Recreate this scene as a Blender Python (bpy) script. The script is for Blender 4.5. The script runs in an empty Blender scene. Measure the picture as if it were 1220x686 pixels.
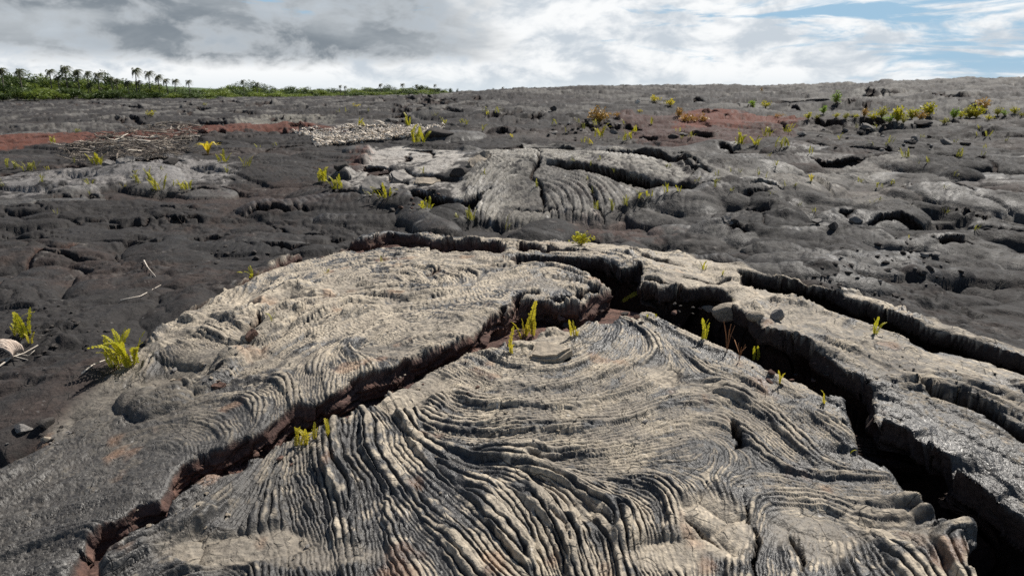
import bpy, math, random
import numpy as np
from mathutils import Vector, Matrix
random.seed(7)
rng = np.random.default_rng(11)
scene = bpy.context.scene

# ------------------------------------------------------------------ camera
CAM_H = 1.6
F = 24.0 / 36.0 * 1220.0            # focal length in photo pixels
PITCH = math.atan((343 - 109) / F)
cam_d = bpy.data.cameras.new('camera')
cam_d.lens = 24.0
cam_d.sensor_width = 36.0
cam_d.clip_start = 0.05
cam_d.clip_end = 20000
cam_d.dof.use_dof = True
cam_d.dof.focus_distance = 3.3
cam_d.dof.aperture_fstop = 5.0
cam = bpy.data.objects.new('camera', cam_d)
scene.collection.objects.link(cam)
cam.location = (0, 0, CAM_H)
cam.rotation_euler = (math.pi / 2 - PITCH, 0, 0)
scene.camera = cam

# ------------------------------------------------------------------ world, sun, exposure
SUN_EL = math.radians(50)
SUN_AZ = math.radians(38)           # to the right of the view direction
wd = bpy.data.worlds.new('World')
scene.world = wd
wd.use_nodes = True
nt = wd.node_tree
nt.nodes.clear()


def N(t, kind, **kw):
    n = t.nodes.new(kind)
    for k, v in kw.items():
        setattr(n, k, v)
    return n


class G:
    """tiny node-graph writer"""
    def __init__(s, tree):
        s.t = tree

    def put(s, sock, v):
        if isinstance(v, bpy.types.NodeSocket):
            s.t.links.new(v, sock)
        elif v is not None:
            sock.default_value = v

    def math(s, op, a, b=0.0, c=None, clamp=False):
        n = N(s.t, 'ShaderNodeMath', operation=op, use_clamp=clamp)
        s.put(n.inputs[0], a)
        s.put(n.inputs[1], b)
        if c is not None:
            s.put(n.inputs[2], c)
        return n.outputs[0]

    def rng(s, v, a, b, c=0.0, d=1.0, smooth=True):
        n = N(s.t, 'ShaderNodeMapRange')
        n.interpolation_type = 'SMOOTHSTEP' if smooth else 'LINEAR'
        s.put(n.inputs[0], v)
        for i, q in enumerate((a, b, c, d)):
            n.inputs[i + 1].default_value = q
        return n.outputs[0]

    def mix(s, f, a, b, blend='MIX'):
        n = N(s.t, 'ShaderNodeMix', data_type='RGBA', blend_type=blend)
        s.put(n.inputs[0], f)
        for sock, q in ((n.inputs[6], a), (n.inputs[7], b)):
            if isinstance(q, tuple):
                q = tuple(q) + (1.0,) * (4 - len(q))
            s.put(sock, q)
        return n.outputs[2]

    def noise(s, vec, scale, detail=4, rough=0.55, dist=0.0):
        n = N(s.t, 'ShaderNodeTexNoise')
        s.put(n.inputs['Vector'], vec)
        n.inputs['Scale'].default_value = scale
        n.inputs['Detail'].default_value = detail
        n.inputs['Roughness'].default_value = rough
        n.inputs['Distortion'].default_value = dist
        return n.outputs[0]

    def comb(s, x, y, z):
        n = N(s.t, 'ShaderNodeCombineXYZ')
        for i, q in enumerate((x, y, z)):
            s.put(n.inputs[i], q)
        return n.outputs[0]


g = G(nt)
sky = N(nt, 'ShaderNodeTexSky', sky_type='NISHITA', sun_disc=False,
        sun_elevation=SUN_EL, sun_rotation=SUN_AZ, altitude=10, air_density=1.0, dust_density=0.6, ozone_density=1.5)
tc = N(nt, 'ShaderNodeTexCoord')
sep = N(nt, 'ShaderNodeSeparateXYZ')
nt.links.new(tc.outputs['Generated'], sep.inputs[0])
az = g.math('ARCTAN2', sep.outputs[0], sep.outputs[1])
el = g.math('ARCSINE', sep.outputs[2])
elp = g.math('MAXIMUM', el, 0.0)
# cloud coordinates: flat layers seen from below get thinner towards the horizon
ev = g.math('POWER', g.math('ADD', elp, 0.004), 0.62)
cv = g.comb(g.math('MULTIPLY', az, 4.5), g.math('MULTIPLY', elp, 15.0), 0.0)
cvf = g.comb(g.math('MULTIPLY', az, 13.0), g.math('MULTIPLY', elp, 24.0), 3.0)
cvs = g.comb(g.math('MULTIPLY', az, 4.5), g.math('MULTIPLY', elp, 30.0), 8.0)
n1 = g.noise(cv, 1.0, 6, 0.55, 0.5)
n2 = g.noise(cvf, 1.0, 7, 0.6, 0.3)
n3 = g.noise(cvs, 1.0, 7, 0.62, 0.8)
# blue gaps: more of them to the right of the view and higher up
gap = g.math('ADD', n3, g.rng(az, -0.05, 0.55, -0.10, 0.10))
gap = g.math('ADD', gap, g.rng(el, 0.02, 0.10, -0.15, 0.0))
gap = g.math('ADD', gap, g.rng(el, 0.12, 0.5, 0.0, 0.32))
blue = g.rng(gap, 0.475, 0.60)
# heavy grey bank: to the left, above the bright strip of cloud along the horizon
edge = g.math('ADD', el, g.math('MULTIPLY', g.math('SUBTRACT', n2, 0.5), 0.040))
edge = g.math('ADD', edge, g.math('MULTIPLY', g.math('SUBTRACT', n1, 0.5), 0.050))
azw = g.math('ADD', az, g.math('MULTIPLY', g.math('SUBTRACT', n1, 0.5), 0.5))
grey = g.math('MULTIPLY', g.rng(azw, -0.16, 0.06, 1.0, 0.0), g.rng(edge, 0.032, 0.052))
greyf = g.math('MULTIPLY', grey, g.rng(n2, 0.35, 0.58, 0.45, 1.0))
puff = g.rng(g.math('ADD', g.math('MULTIPLY', n2, 0.7), g.math('MULTIPLY', n1, 0.4)), 0.44, 0.62)
white = g.mix(puff, (0.56, 0.62, 0.68), (0.93, 0.945, 0.95))
dark = g.mix(g.rng(n1, 0.32, 0.62), (0.44, 0.475, 0.505), (0.215, 0.25, 0.285))
cloud = g.mix(greyf, white, dark)
skyb = g.mix(1.0, sky.outputs[0], (0.06, 0.06, 0.06), 'MULTIPLY')
skyc = g.mix(g.rng(el, 0.05, 0.5, 0.85, 0.0), skyb, (0.33, 0.54, 0.74))
col = g.mix(blue, cloud, skyc)
# thin haze at the horizon
col = g.mix(g.rng(el, 0.0, 0.03, 0.6, 0.0), col, (0.70, 0.77, 0.82))
bg = N(nt, 'ShaderNodeBackground')
nt.links.new(col, bg.inputs[0])
bg.inputs[1].default_value = 0.80
wo = N(nt, 'ShaderNodeOutputWorld')
nt.links.new(bg.outputs[0], wo.inputs[0])
wd.cycles.sampling_method = 'MANUAL'
wd.cycles.sample_map_resolution = 1024

sun_d = bpy.data.lights.new('sun', 'SUN')
sun_d.energy = 5.0
sun_d.angle = math.radians(0.55)
sun_d.color = (1.0, 0.95, 0.87)
sun = bpy.data.objects.new('sun', sun_d)
scene.collection.objects.link(sun)
sdir = Vector((math.sin(SUN_AZ) * math.cos(SUN_EL), math.cos(SUN_AZ) * math.cos(SUN_EL), math.sin(SUN_EL)))
sun.rotation_euler = sdir.to_track_quat('Z', 'Y').to_euler()

scene.view_settings.view_transform = 'Standard'
scene.view_settings.look = 'None'
scene.view_settings.exposure = 0.38
scene.view_settings.gamma = 1.0
scene.cycles.use_denoising = False
scene.cycles.max_bounces = 5
scene.cycles.diffuse_bounces = 3
scene.cycles.transparent_max_bounces = 6


# ------------------------------------------------------------------ numeric helpers
def sm(x, a, b):
    t = np.clip((x - a) / (b - a), 0, 1)
    return t * t * (3 - 2 * t)


_perm = np.random.default_rng(3).permutation(1024).astype(np.int32)
_perm = np.concatenate([_perm, _perm])
_ga = np.random.default_rng(4).uniform(0, 2 * np.pi, 1024)
_gx, _gy = np.cos(_ga).astype(np.float32), np.sin(_ga).astype(np.float32)
_r1 = np.random.default_rng(5).random(1024).astype(np.float32)
_r2 = np.random.default_rng(6).random(1024).astype(np.float32)


def perlin(x, y, seed=0):
    x = np.asarray(x, np.float32)
    y = np.asarray(y, np.float32)
    fx, fy = np.floor(x), np.floor(y)
    xi, yi = fx.astype(np.int32) + seed * 131, fy.astype(np.int32) + seed * 57
    u, v = x - fx, y - fy
    a0, a1 = _perm[xi & 1023], _perm[(xi + 1) & 1023]
    b0, b1 = yi & 1023, (yi + 1) & 1023
    h00, h10 = _perm[a0 + b0], _perm[a1 + b0]
    h01, h11 = _perm[a0 + b1], _perm[a1 + b1]
    d00 = _gx[h00] * u + _gy[h00] * v
    d10 = _gx[h10] * (u - 1) + _gy[h10] * v
    d01 = _gx[h01] * u + _gy[h01] * (v - 1)
    d11 = _gx[h11] * (u - 1) + _gy[h11] * (v - 1)
    su, sv = u * u * (3 - 2 * u), v * v * (3 - 2 * v)
    return 1.4 * ((d00 * (1 - su) + d10 * su) * (1 - sv) + (d01 * (1 - su) + d11 * su) * sv)


def fbm(x, y, o=4, seed=0, gain=0.5):
    r, a = 0, 1.0
    for k in range(o):
        r = r + a * perlin(x * 2.03 ** k, y * 2.03 ** k, seed + k)
        a *= gain
    return r


def worley(x, y, seed=0, jit=0.9):
    """F1, F2 and a random value of the nearest cell"""
    fx, fy = np.floor(x), np.floor(y)
    xi, yi = fx.astype(np.int32) + seed * 77, fy.astype(np.int32) + seed * 33
    u, v = (x - fx).astype(np.float32), (y - fy).astype(np.float32)
    f1 = np.full(x.shape, 9, np.float32)
    f2 = np.full(x.shape, 9, np.float32)
    cid = np.zeros(x.shape, np.float32)
    for i in (-1, 0, 1):
        a = _perm[(xi + i) & 1023]
        for j in (-1, 0, 1):
            h = _perm[a + ((yi + j) & 1023)]
            dx = i + 0.5 + jit * (_r1[h] - 0.5) - u
            dy = j + 0.5 + jit * (_r2[h] - 0.5) - v
            d = np.sqrt(dx * dx + dy * dy)
            near = d < f1
            f2 = np.where(near, f1, np.minimum(f2, d))
            cid = np.where(near, _r1[(h * 7 + 13) & 1023], cid)
            f1 = np.where(near, d, f1)
    return f1, f2, cid


# ------------------------------------------------------------------ large shape of the land
RPX = [-200, 0, 250, 420, 530, 600, 700, 900, 1050, 1220, 1500]
RZ = [-0.75, -0.65, -0.1, 0.45, 0.95, 1.62, 1.95, 2.05, 2.25, 2.75, 3.0]


def macro(x, y):
    x = np.asarray(x, np.float32)
    y = np.asarray(y, np.float32)
    r = np.sqrt(x * x + y * y) + 1e-3
    # near tumulus: a broad dome split by cracks
    q = ((x - 0.5) / 3.5) ** 2 + ((y - 4.3) / 2.15) ** 2
    z = 0.34 * np.exp(-q ** 1.3)
    # middle tumulus
    q = ((x - 1.3) / 3.6) ** 2 + ((y - 11.3) / 1.9) ** 2
    z += 0.60 * np.exp(-q ** 1.2)
    q = ((x + 1.5) / 1.6) ** 2 + ((y - 11.8) / 1.5) ** 2
    z += 0.22 * np.exp(-q)
    # low grey swell left, lobes right
    q = ((x + 6.6) / 2.8) ** 2 + ((y - 12.6) / 1.2) ** 2
    z += 0.26 * np.exp(-q)
    q = ((x - 6.5) / 3.2) ** 2 + ((y - 9.2) / 1.5) ** 2
    z += 0.22 * np.exp(-q)
    q = ((x - 8.5) / 4.0) ** 2 + ((y - 17.5) / 2.0) ** 2
    z += 0.45 * np.exp(-q)
    # slow swell of the whole field
    w = sm(r, 5.5, 12)
    z += w * 0.12 * perlin(x / 5.0, y / 4.0, 21) + w * sm(r, 12, 30) * 0.20 * perlin(x / 17.0, y / 13.0, 22)
    # the field climbs to a broken rim some 80 m off, higher to the right
    px = 610 + F * 0.97 * np.clip(x / np.maximum(y, 0.3), -3, 3)
    rz = np.interp(px, RPX, RZ)
    rz = np.where(y > 0, rz, 0.5)
    z += rz * sm(r, 12, 84) * (1 - 0.9 * sm(r, 100, 220))
    return z


def cam_ray(px, py):
    c = Vector(((px - 610) / F, (343 - py) / F, -1.0))
    c = cam.rotation_euler.to_matrix() @ c
    return c.normalized()


_T = np.concatenate([np.arange(1.2, 12, 0.01), np.geomspace(12, 600, 1500)])


def on_ground(px, py, far=None):
    """world point where the sight line through a photo pixel meets the land"""
    d = cam_ray(px, py)
    X, Y, Z = d.x * _T, d.y * _T, CAM_H + d.z * _T
    below = Z < macro(X, Y)
    if far:
        below &= _T > far
    if not below.any():
        i = int(np.argmin(np.abs(_T - 90)))
    else:
        i = int(np.argmax(below))
    return float(X[i]), float(Y[i])


def world_poly(pts):
    return np.array([on_ground(*p) for p in pts], np.float32)


def seg_dist(P, X, Y, closed=True):
    best = np.full(X.shape, 1e9, np.float32)
    bx = np.zeros(X.shape, np.float32)
    by = np.zeros(X.shape, np.float32)
    n = len(P)
    ins = np.zeros(X.shape, bool)
    for i in range(n if closed else n - 1):
        ax, ay = P[i]
        cx, cy = P[(i + 1) % n]
        ex, ey = cx - ax, cy - ay
        L = ex * ex + ey * ey + 1e-9
        t = np.clip(((X - ax) * ex + (Y - ay) * ey) / L, 0, 1)
        qx, qy = ax + t * ex - X, ay + t * ey - Y
        d = qx * qx + qy * qy
        m = d < best
        best = np.where(m, d, best)
        bx = np.where(m, qx, bx)
        by = np.where(m, qy, by)
        if closed:
            c = ((ay > Y) != (cy > Y))
            if abs(ey) > 1e-9:
                ins ^= c & (X < ex * (Y - ay) / ey + ax)
    d = np.sqrt(best)
    return d, bx / (d + 1e-6), by / (d + 1e-6), ins


def soft_poly(pts, X, Y, soft, warp=None):
    """1 inside the traced outline, 0 outside, blended over `soft` metres"""
    P = world_poly(pts) if not isinstance(pts, np.ndarray) else pts
    out = np.zeros(X.shape, np.float32)
    lo, hi = P.min(0) - soft * 2 - 0.3, P.max(0) + soft * 2 + 0.3
    s = (X > lo[0]) & (X < hi[0]) & (Y > lo[1]) & (Y < hi[1])
    if not s.any():
        return out
    xs, ys = X[s], Y[s]
    d, _, _, ins = seg_dist(P, xs, ys)
    sd = np.where(ins, d, -d)
    if warp is not None:
        sd = sd + warp[s] * soft
    out[s] = sm(sd, -soft, soft)
    return out


def ribbon(pts, w):
    """outline of a crack from its middle line and its width in pixels (list or number)"""
    ws = w if isinstance(w, (list, tuple)) else [w * (0.25 if i in (0, len(pts) - 1) else 1) for i in range(len(pts))]
    up, dn = [], []
    for i, (p, q) in enumerate(zip(pts, ws)):
        a, b = pts[max(0, i - 1)], pts[min(len(pts) - 1, i + 1)]
        tx, ty = b[0] - a[0], b[1] - a[1]
        L = math.hypot(tx, ty)
        nx, ny = -ty / L, tx / L
        up.append((p[0] - nx * q / 2, p[1] - ny * q / 2))
        dn.append((p[0] + nx * q / 2, p[1] + ny * q / 2))
    return up + dn[::-1]


# ------------------------------------------------------------------ traced outlines (photo pixels -> laid on the land)
CR_A = [(60, 770), (91, 686), (101, 658), (134, 634), (158, 621), (188, 614), (202, 590), (218, 570), (242, 557), (242, 550), (269, 547), (286, 537),
        (312, 523), (336, 506), (356, 493), (376, 495), (403, 481), (425, 468), (440, 458), (467, 448), (485, 438), (501, 431), (520, 424), (545, 416),
        (560, 408), (575, 398), (582, 388), (600, 380), (618, 370), (640, 364), (662, 370), (690, 372), (705, 362), (725, 352), (745, 345), (765, 352),
        (770, 378), (760, 382), (742, 386), (730, 392), (700, 397), (684, 404), (665, 400), (640, 402), (622, 412), (600, 424), (578, 434), (555, 432), (545, 438),
        (530, 446), (505, 452), (485, 468), (465, 482), (455, 490), (430, 503), (410, 513), (376, 520), (353, 533), (336, 537), (319, 553), (289, 560),
        (286, 570), (269, 574), (249, 580), (235, 597), (202, 617), (188, 637), (148, 658), (134, 686), (110, 770)]
CR_B = [(606, 316), (612, 312), (635, 311), (669, 314), (686, 316), (719, 319), (743, 329), (764, 328), (763, 341), (762, 350), (790, 355), (812, 353),
        (830, 349), (850, 350), (869, 358), (876, 368), (884, 380), (893, 387), (910, 405), (934, 411), (965, 425), (993, 442), (1024, 463), (1034, 473),
        (1038, 490), (1048, 521), (1069, 528), (1093, 535), (1106, 552), (1127, 563), (1130, 583), (1161, 604), (1179, 611), (1199, 628), (1225, 652),
        (1320, 720), (1330, 790), (1160, 790), (1151, 692), (1148, 656), (1130, 635), (1096, 618), (1075, 594), (1055, 573), (1034, 559), (1019, 549),
        (1006, 525), (1006, 497), (979, 477), (955, 467), (920, 453), (886, 432), (834, 408), (800, 394), (773, 381), (752, 379), (736, 386), (726, 364), (728, 351),
        (716, 344), (696, 331), (669, 322), (635, 321), (612, 320)]
CR_C = [(876, 332), (903, 339), (955, 347), (993, 357), (1020, 367), (1048, 377), (1072, 387), (1103, 398), (1137, 411), (1179, 429), (1240, 452),
        (1330, 490), (1330, 505), (1230, 463), (1179, 444), (1137, 431), (1110, 424), (1075, 410), (1055, 402), (1034, 393), (1007, 386), (993, 380), (965, 370),
        (938, 363), (903, 353), (879, 341)]
CR_D = [(276, 350), (302, 335), (336, 318), (370, 305), (410, 294), (440, 291), (467, 286), (494, 288), (524, 297), (568, 297), (600, 297),
        (601, 309), (568, 308), (528, 307), (501, 300), (467, 301), (434, 306), (410, 305), (370, 315), (336, 328), (298, 344)]
# name, outline, depth, wall width, lift far side, lift near side, lift reach, undercut, inner colour (0 red-brown rock .. 1 blackened for shade)
CR = [
    (CR_A, 0.14, 0.10, 0.02, 0.01, 0.25, 0.03, 0.0),
    (CR_B, 0.70, 0.12, 0.05, 0.00, 0.30, 0.20, 0.75),
    (CR_C, 0.50, 0.12, 0.07, 0.00, 0.22, 0.25, 0.9),
    (CR_D, 0.15, 0.10, 0.07, 0.00, 0.22, 0.03, 0.2),
    ([(614, 294), (640, 295), (652, 303), (690, 304), (728, 310), (700, 309), (652, 309), (615, 309)], 0.13, 0.035, 0.03, 0, 0.2, 0.02, 0.4),
    (ribbon([(763, 311), (785, 315), (812, 321)], 4), 0.08, 0.02, 0.02, 0, 0.2, 0.01, 0.5),
    (ribbon([(764, 340), (790, 347), (812, 353)], 5), 0.10, 0.02, 0.03, 0, 0.2, 0.01, 0.6),
    (ribbon([(812, 338), (845, 345), (870, 340)], 4), 0.08, 0.02, 0.03, 0, 0.2, 0.01, 0.6),
    (ribbon([(578, 392), (598, 376), (618, 363), (640, 359)], 6), 0.10, 0.03, 0.03, 0, 0.2, 0.02, 0.3),
    (ribbon([(650, 362), (680, 366), (708, 354), (722, 348)], 9), 0.13, 0.03, 0.04, 0, 0.12, 0.05, 0.6),
    (ribbon([(1092, 463), (1124, 482), (1179, 508), (1240, 545)], [3, 9, 10, 9]), 0.16, 0.03, 0.04, 0, 0.15, 0.05, 0.9),
    (ribbon([(508, 334), (528, 329), (545, 331)], 4), 0.05, 0.015, 0.02, 0, 0.1, 0.0, 0.5),
    (ribbon([(234, 653), (250, 648)], 3), 0.03, 0.01, 0, 0, 0.1, 0, 0.5),
    (ribbon([(240, 461), (255, 460), (270, 454)], 9), 0.07, 0.03, 0.01, 0, 0.1, 0, 0.0),
    (ribbon([(290, 405), (302, 394), (312, 384)], 9), 0.07, 0.03, 0.01, 0, 0.1, 0, 0.0),
    # left edge of the near tumulus, where it meets the dark flow
    (ribbon([(128, 455), (150, 432), (180, 402), (235, 371), (285, 346)], 7), 0.09, 0.03, 0, 0.02, 0.1, 0.0, 0.6),
    (ribbon([(862, 508), (874, 520), (880, 542), (872, 548)], [3, 8, 11, 3]), 0.08, 0.02, 0, 0, 0.1, 0.0, 0.9),
    (ribbon([(893, 612), (897, 650), (896, 700)], 7), 0.07, 0.02, 0, 0, 0.1, 0, 0.9),
    (ribbon([(932, 650), (944, 672), (953, 700)], 9), 0.09, 0.02, 0, 0, 0.1, 0, 0.9),
    (ribbon([(655, 620), (680, 642), (676, 668)], [3, 6, 3]), 0.05, 0.02, 0, 0, 0.1, 0, 0.9),
    (ribbon([(814, 628), (835, 645), (858, 662)], 3), 0.03, 0.01, 0, 0, 0.1, 0, 0.9),
]


def t2(*p):
    return [(380 + a / 2.905, 60 + b / 2.905) for a, b in p]


def t3(*p):
    return [(800 + a / 2.905, 60 + b / 2.905) for a, b in p]


def t1(*p):
    return [(a / 2.976, 60 + b / 2.976) for a, b in p]


MID = [
    (t2((150, 395), (230, 402), (245, 415), (225, 425), (170, 430), (140, 425)), 0.25, 0.05, 0.10, 0, 0.3, 0.1, 0.7),
    (ribbon(t2((285, 345), (390, 352), (500, 360)), 4), 0.16, 0.04, 0.06, 0, 0.3, 0.1, 0.8),
    (ribbon(t2((320, 352), (290, 385), (225, 405)), 4), 0.16, 0.04, 0.03, 0, 0.3, 0.1, 0.8),
    (ribbon(t2((235, 410), (262, 455), (300, 470)), 6), 0.20, 0.04, 0.03, 0, 0.3, 0.1, 0.8),
    (ribbon(t2((290, 405), (340, 430), (430, 440), (500, 450)), 4), 0.16, 0.04, 0.03, 0, 0.3, 0.05, 0.8),
    (t2((285, 488), (330, 482), (420, 500), (500, 520), (545, 490), (560, 500), (530, 560), (440, 560), (330, 530)), 0.34, 0.06, 0.10, 0, 0.4, 0.16, 0.9),
    (ribbon(t2((780, 398), (900, 405), (1000, 430), (1100, 452), (1220, 488), (1290, 500)), [3, 6, 8, 9, 9, 3]), 0.30, 0.06, 0.14, 0, 0.5, 0.18, 0.9),
    (ribbon(t2((730, 338), (880, 342), (1000, 352), (1110, 362), (1220, 388), (1330, 420)), 4), 0.20, 0.06, 0.08, 0, 0.4, 0.1, 0.9),
    (ribbon(t2((742, 345), (758, 400), (730, 432), (770, 480), (775, 560)), 4), 0.16, 0.03, 0.02, 0, 0.3, 0.03, 0.9),
    (ribbon(t2((925, 450), (950, 500), (990, 575)), 3.5), 0.16, 0.03, 0.02, 0, 0.3, 0.03, 0.9),
    (ribbon(t2((540, 560), (545, 500), (600, 480)), 2.5), 0.12, 0.03, 0.02, 0, 0.3, 0.03, 0.9),
    (ribbon(t2((620, 340), (680, 335), (740, 345)), 5), 0.2, 0.05, 0.06, 0, 0.3, 0.08, 0.9),
    (ribbon(t2((640, 555), (760, 560), (900, 556)), 2.5), 0.10, 0.03, 0.03, 0, 0.3, 0.03, 0.9),
    # right of the middle
    (t3((440, 312), (480, 308), (560, 336), (640, 342), (760, 345), (770, 362), (640, 366), (520, 352)), 0.45, 0.08, 0.22, 0, 0.9, 0.3, 0.9),
    (ribbon(t3((460, 405), (520, 428), (640, 425), (740, 398)), 4), 0.25, 0.06, 0.10, 0, 0.5, 0.15, 0.9),
    (ribbon(t3((840, 395), (980, 398), (1080, 425), (1160, 462)), 3.5), 0.22, 0.05, 0.10, 0, 0.5, 0.12, 0.9),
    (ribbon(t3((780, 462), (830, 488), (940, 492), (1050, 520)), 4), 0.2, 0.05, 0.08, 0, 0.4, 0.1, 0.9),
    (ribbon(t3((30, 385), (85, 440), (130, 465)), 5), 0.2, 0.05, 0.08, 0, 0.3, 0.1, 0.9),
    (ribbon(t3((0, 372), (60, 372), (110, 378)), 3), 0.15, 0.05, 0.05, 0, 0.3, 0.1, 0.9),
    (ribbon(t3((215, 540), (270, 548), (340, 530)), 3), 0.12, 0.04, 0.06, 0, 0.3, 0.05, 0.9),
    (ribbon(t3((680, 632), (760, 618), (880, 638), (1000, 648), (1085, 655)), 4), 0.20, 0.05, 0.12, 0, 0.4, 0.14, 0.9),
    (ribbon(t3((560, 600), (600, 610), (650, 600)), 4), 0.15, 0.04, 0.05, 0, 0.3, 0.08, 0.9),
    (ribbon(t3((860, 610), (980, 622), (1090, 640), (1220, 660)), 3), 0.15, 0.04, 0.09, 0, 0.3, 0.08, 0.9),
    (ribbon(t3((250, 580), (320, 590), (320, 660)), 3), 0.12, 0.03, 0.03, 0, 0.3, 0.03, 0.9),
    (ribbon(t3((330, 180), (450, 178), (560, 176), (640, 172)), 2.2), 0.5, 0.2, 0.3, 0, 1.5, 0.3, 0.9),
    (ribbon(t3((600, 170), (700, 160), (780, 152)), 1.8), 0.5, 0.2, 0.3, 0, 1.5, 0.3, 0.9),
    # left
    (ribbon(t1((395, 188), (440, 205), (510, 214)), 3), 0.5, 0.15, 0.35, 0, 1.2, 0.3, 0.9),
    (ribbon(t1((0, 432), (130, 426), (250, 415), (380, 408)), 3), 0.2, 0.06, 0.08, 0, 0.5, 0.1, 0.8),
    (ribbon(t1((380, 385), (480, 395), (560, 385), (650, 392)), 5), 0.22, 0.06, 0.08, 0, 0.4, 0.12, 0.9),
    (ribbon(t1((220, 630), (280, 603), (350, 592)), 3), 0.14, 0.03, 0.03, 0, 0.3, 0.04, 0.9),
    (ribbon(t1((0, 850), (30, 800), (150, 725), (290, 690)), 4), 0.10, 0.04, 0.05, 0, 0.4, 0.04, 0.5),
    (ribbon(t1((45, 630), (100, 636), (165, 628)), 5), 0.10, 0.04, 0.02, 0, 0.2, 0.04, 0.9),
    (ribbon(t1((880, 380), (960, 350), (1080, 340)), 2.5), 0.14, 0.05, 0.05, 0, 0.4, 0.06, 0.9),
    (ribbon(t1((640, 500), (720, 490), (780, 497)), 3), 0.12, 0.04, 0.04, 0, 0.3, 0.06, 0.9),
    (ribbon(t1((940, 600), (1010, 640), (1060, 660)), 2.5), 0.10, 0.03, 0.02, 0, 0.2, 0.03, 0.9),
    (ribbon(t1((1100, 480), (1160, 500), (1220, 540)), 3), 0.10, 0.04, 0.02, 0, 0.2, 0.03, 0.9),
]
rc = random.Random(12)
for k in range(92):
    # clefts that run across the flow, thicker and deeper the farther plate edges stand up
    if k < 62:
        x, y, L, w = rc.uniform(0, 1220), 112 + 52 * rc.random() ** 1.3, rc.uniform(14, 60), rc.uniform(1.0, 2.4)
        dpt, wl, lf_, un = 0.30, 0.12, 0.22, 0.2
    elif k < 70:
        x, y, L, w = rc.uniform(820, 1220), rc.uniform(175, 300), rc.uniform(20, 60), rc.uniform(1.5, 4)
        dpt, wl, lf_, un = 0.15, 0.05, 0.08, 0.08
    else:
        x, y, L, w = rc.uniform(0, 400), rc.uniform(232, 310), rc.uniform(20, 70), rc.uniform(1.2, 2.6)
        dpt, wl, lf_, un = 0.10, 0.04, 0.04, 0.05
    sl = rc.uniform(-0.12, 0.12) + (0.15 if x > 800 else 0)
    MID.append((ribbon([(x + L * t, y + sl * L * t + rc.uniform(-1, 1) * L * 0.05) for t in (0, .2, .4, .6, .8, 1)], w), dpt * 1.6, wl, lf_ * 2, 0, 0.8 if k < 62 else 0.35, un, 0.9))
CR = CR + [(a, b * 0.62, c * 2.2, d * 0.5, e, f, gg, h) for a, b, c, d, e, f, gg, h in MID]

TUMULUS = [(-200, 700), (-60, 600), (40, 540), (95, 490), (140, 446), (180, 402), (235, 370), (290, 345), (345, 314), (420, 292), (467, 282), (540, 284), (610, 288), (700, 293),
           (800, 303), (870, 322), (905, 336), (960, 346), (1030, 362), (1100, 388), (1160, 412), (1230, 440), (1400, 500), (1500, 900), (-300, 900)]

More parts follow.
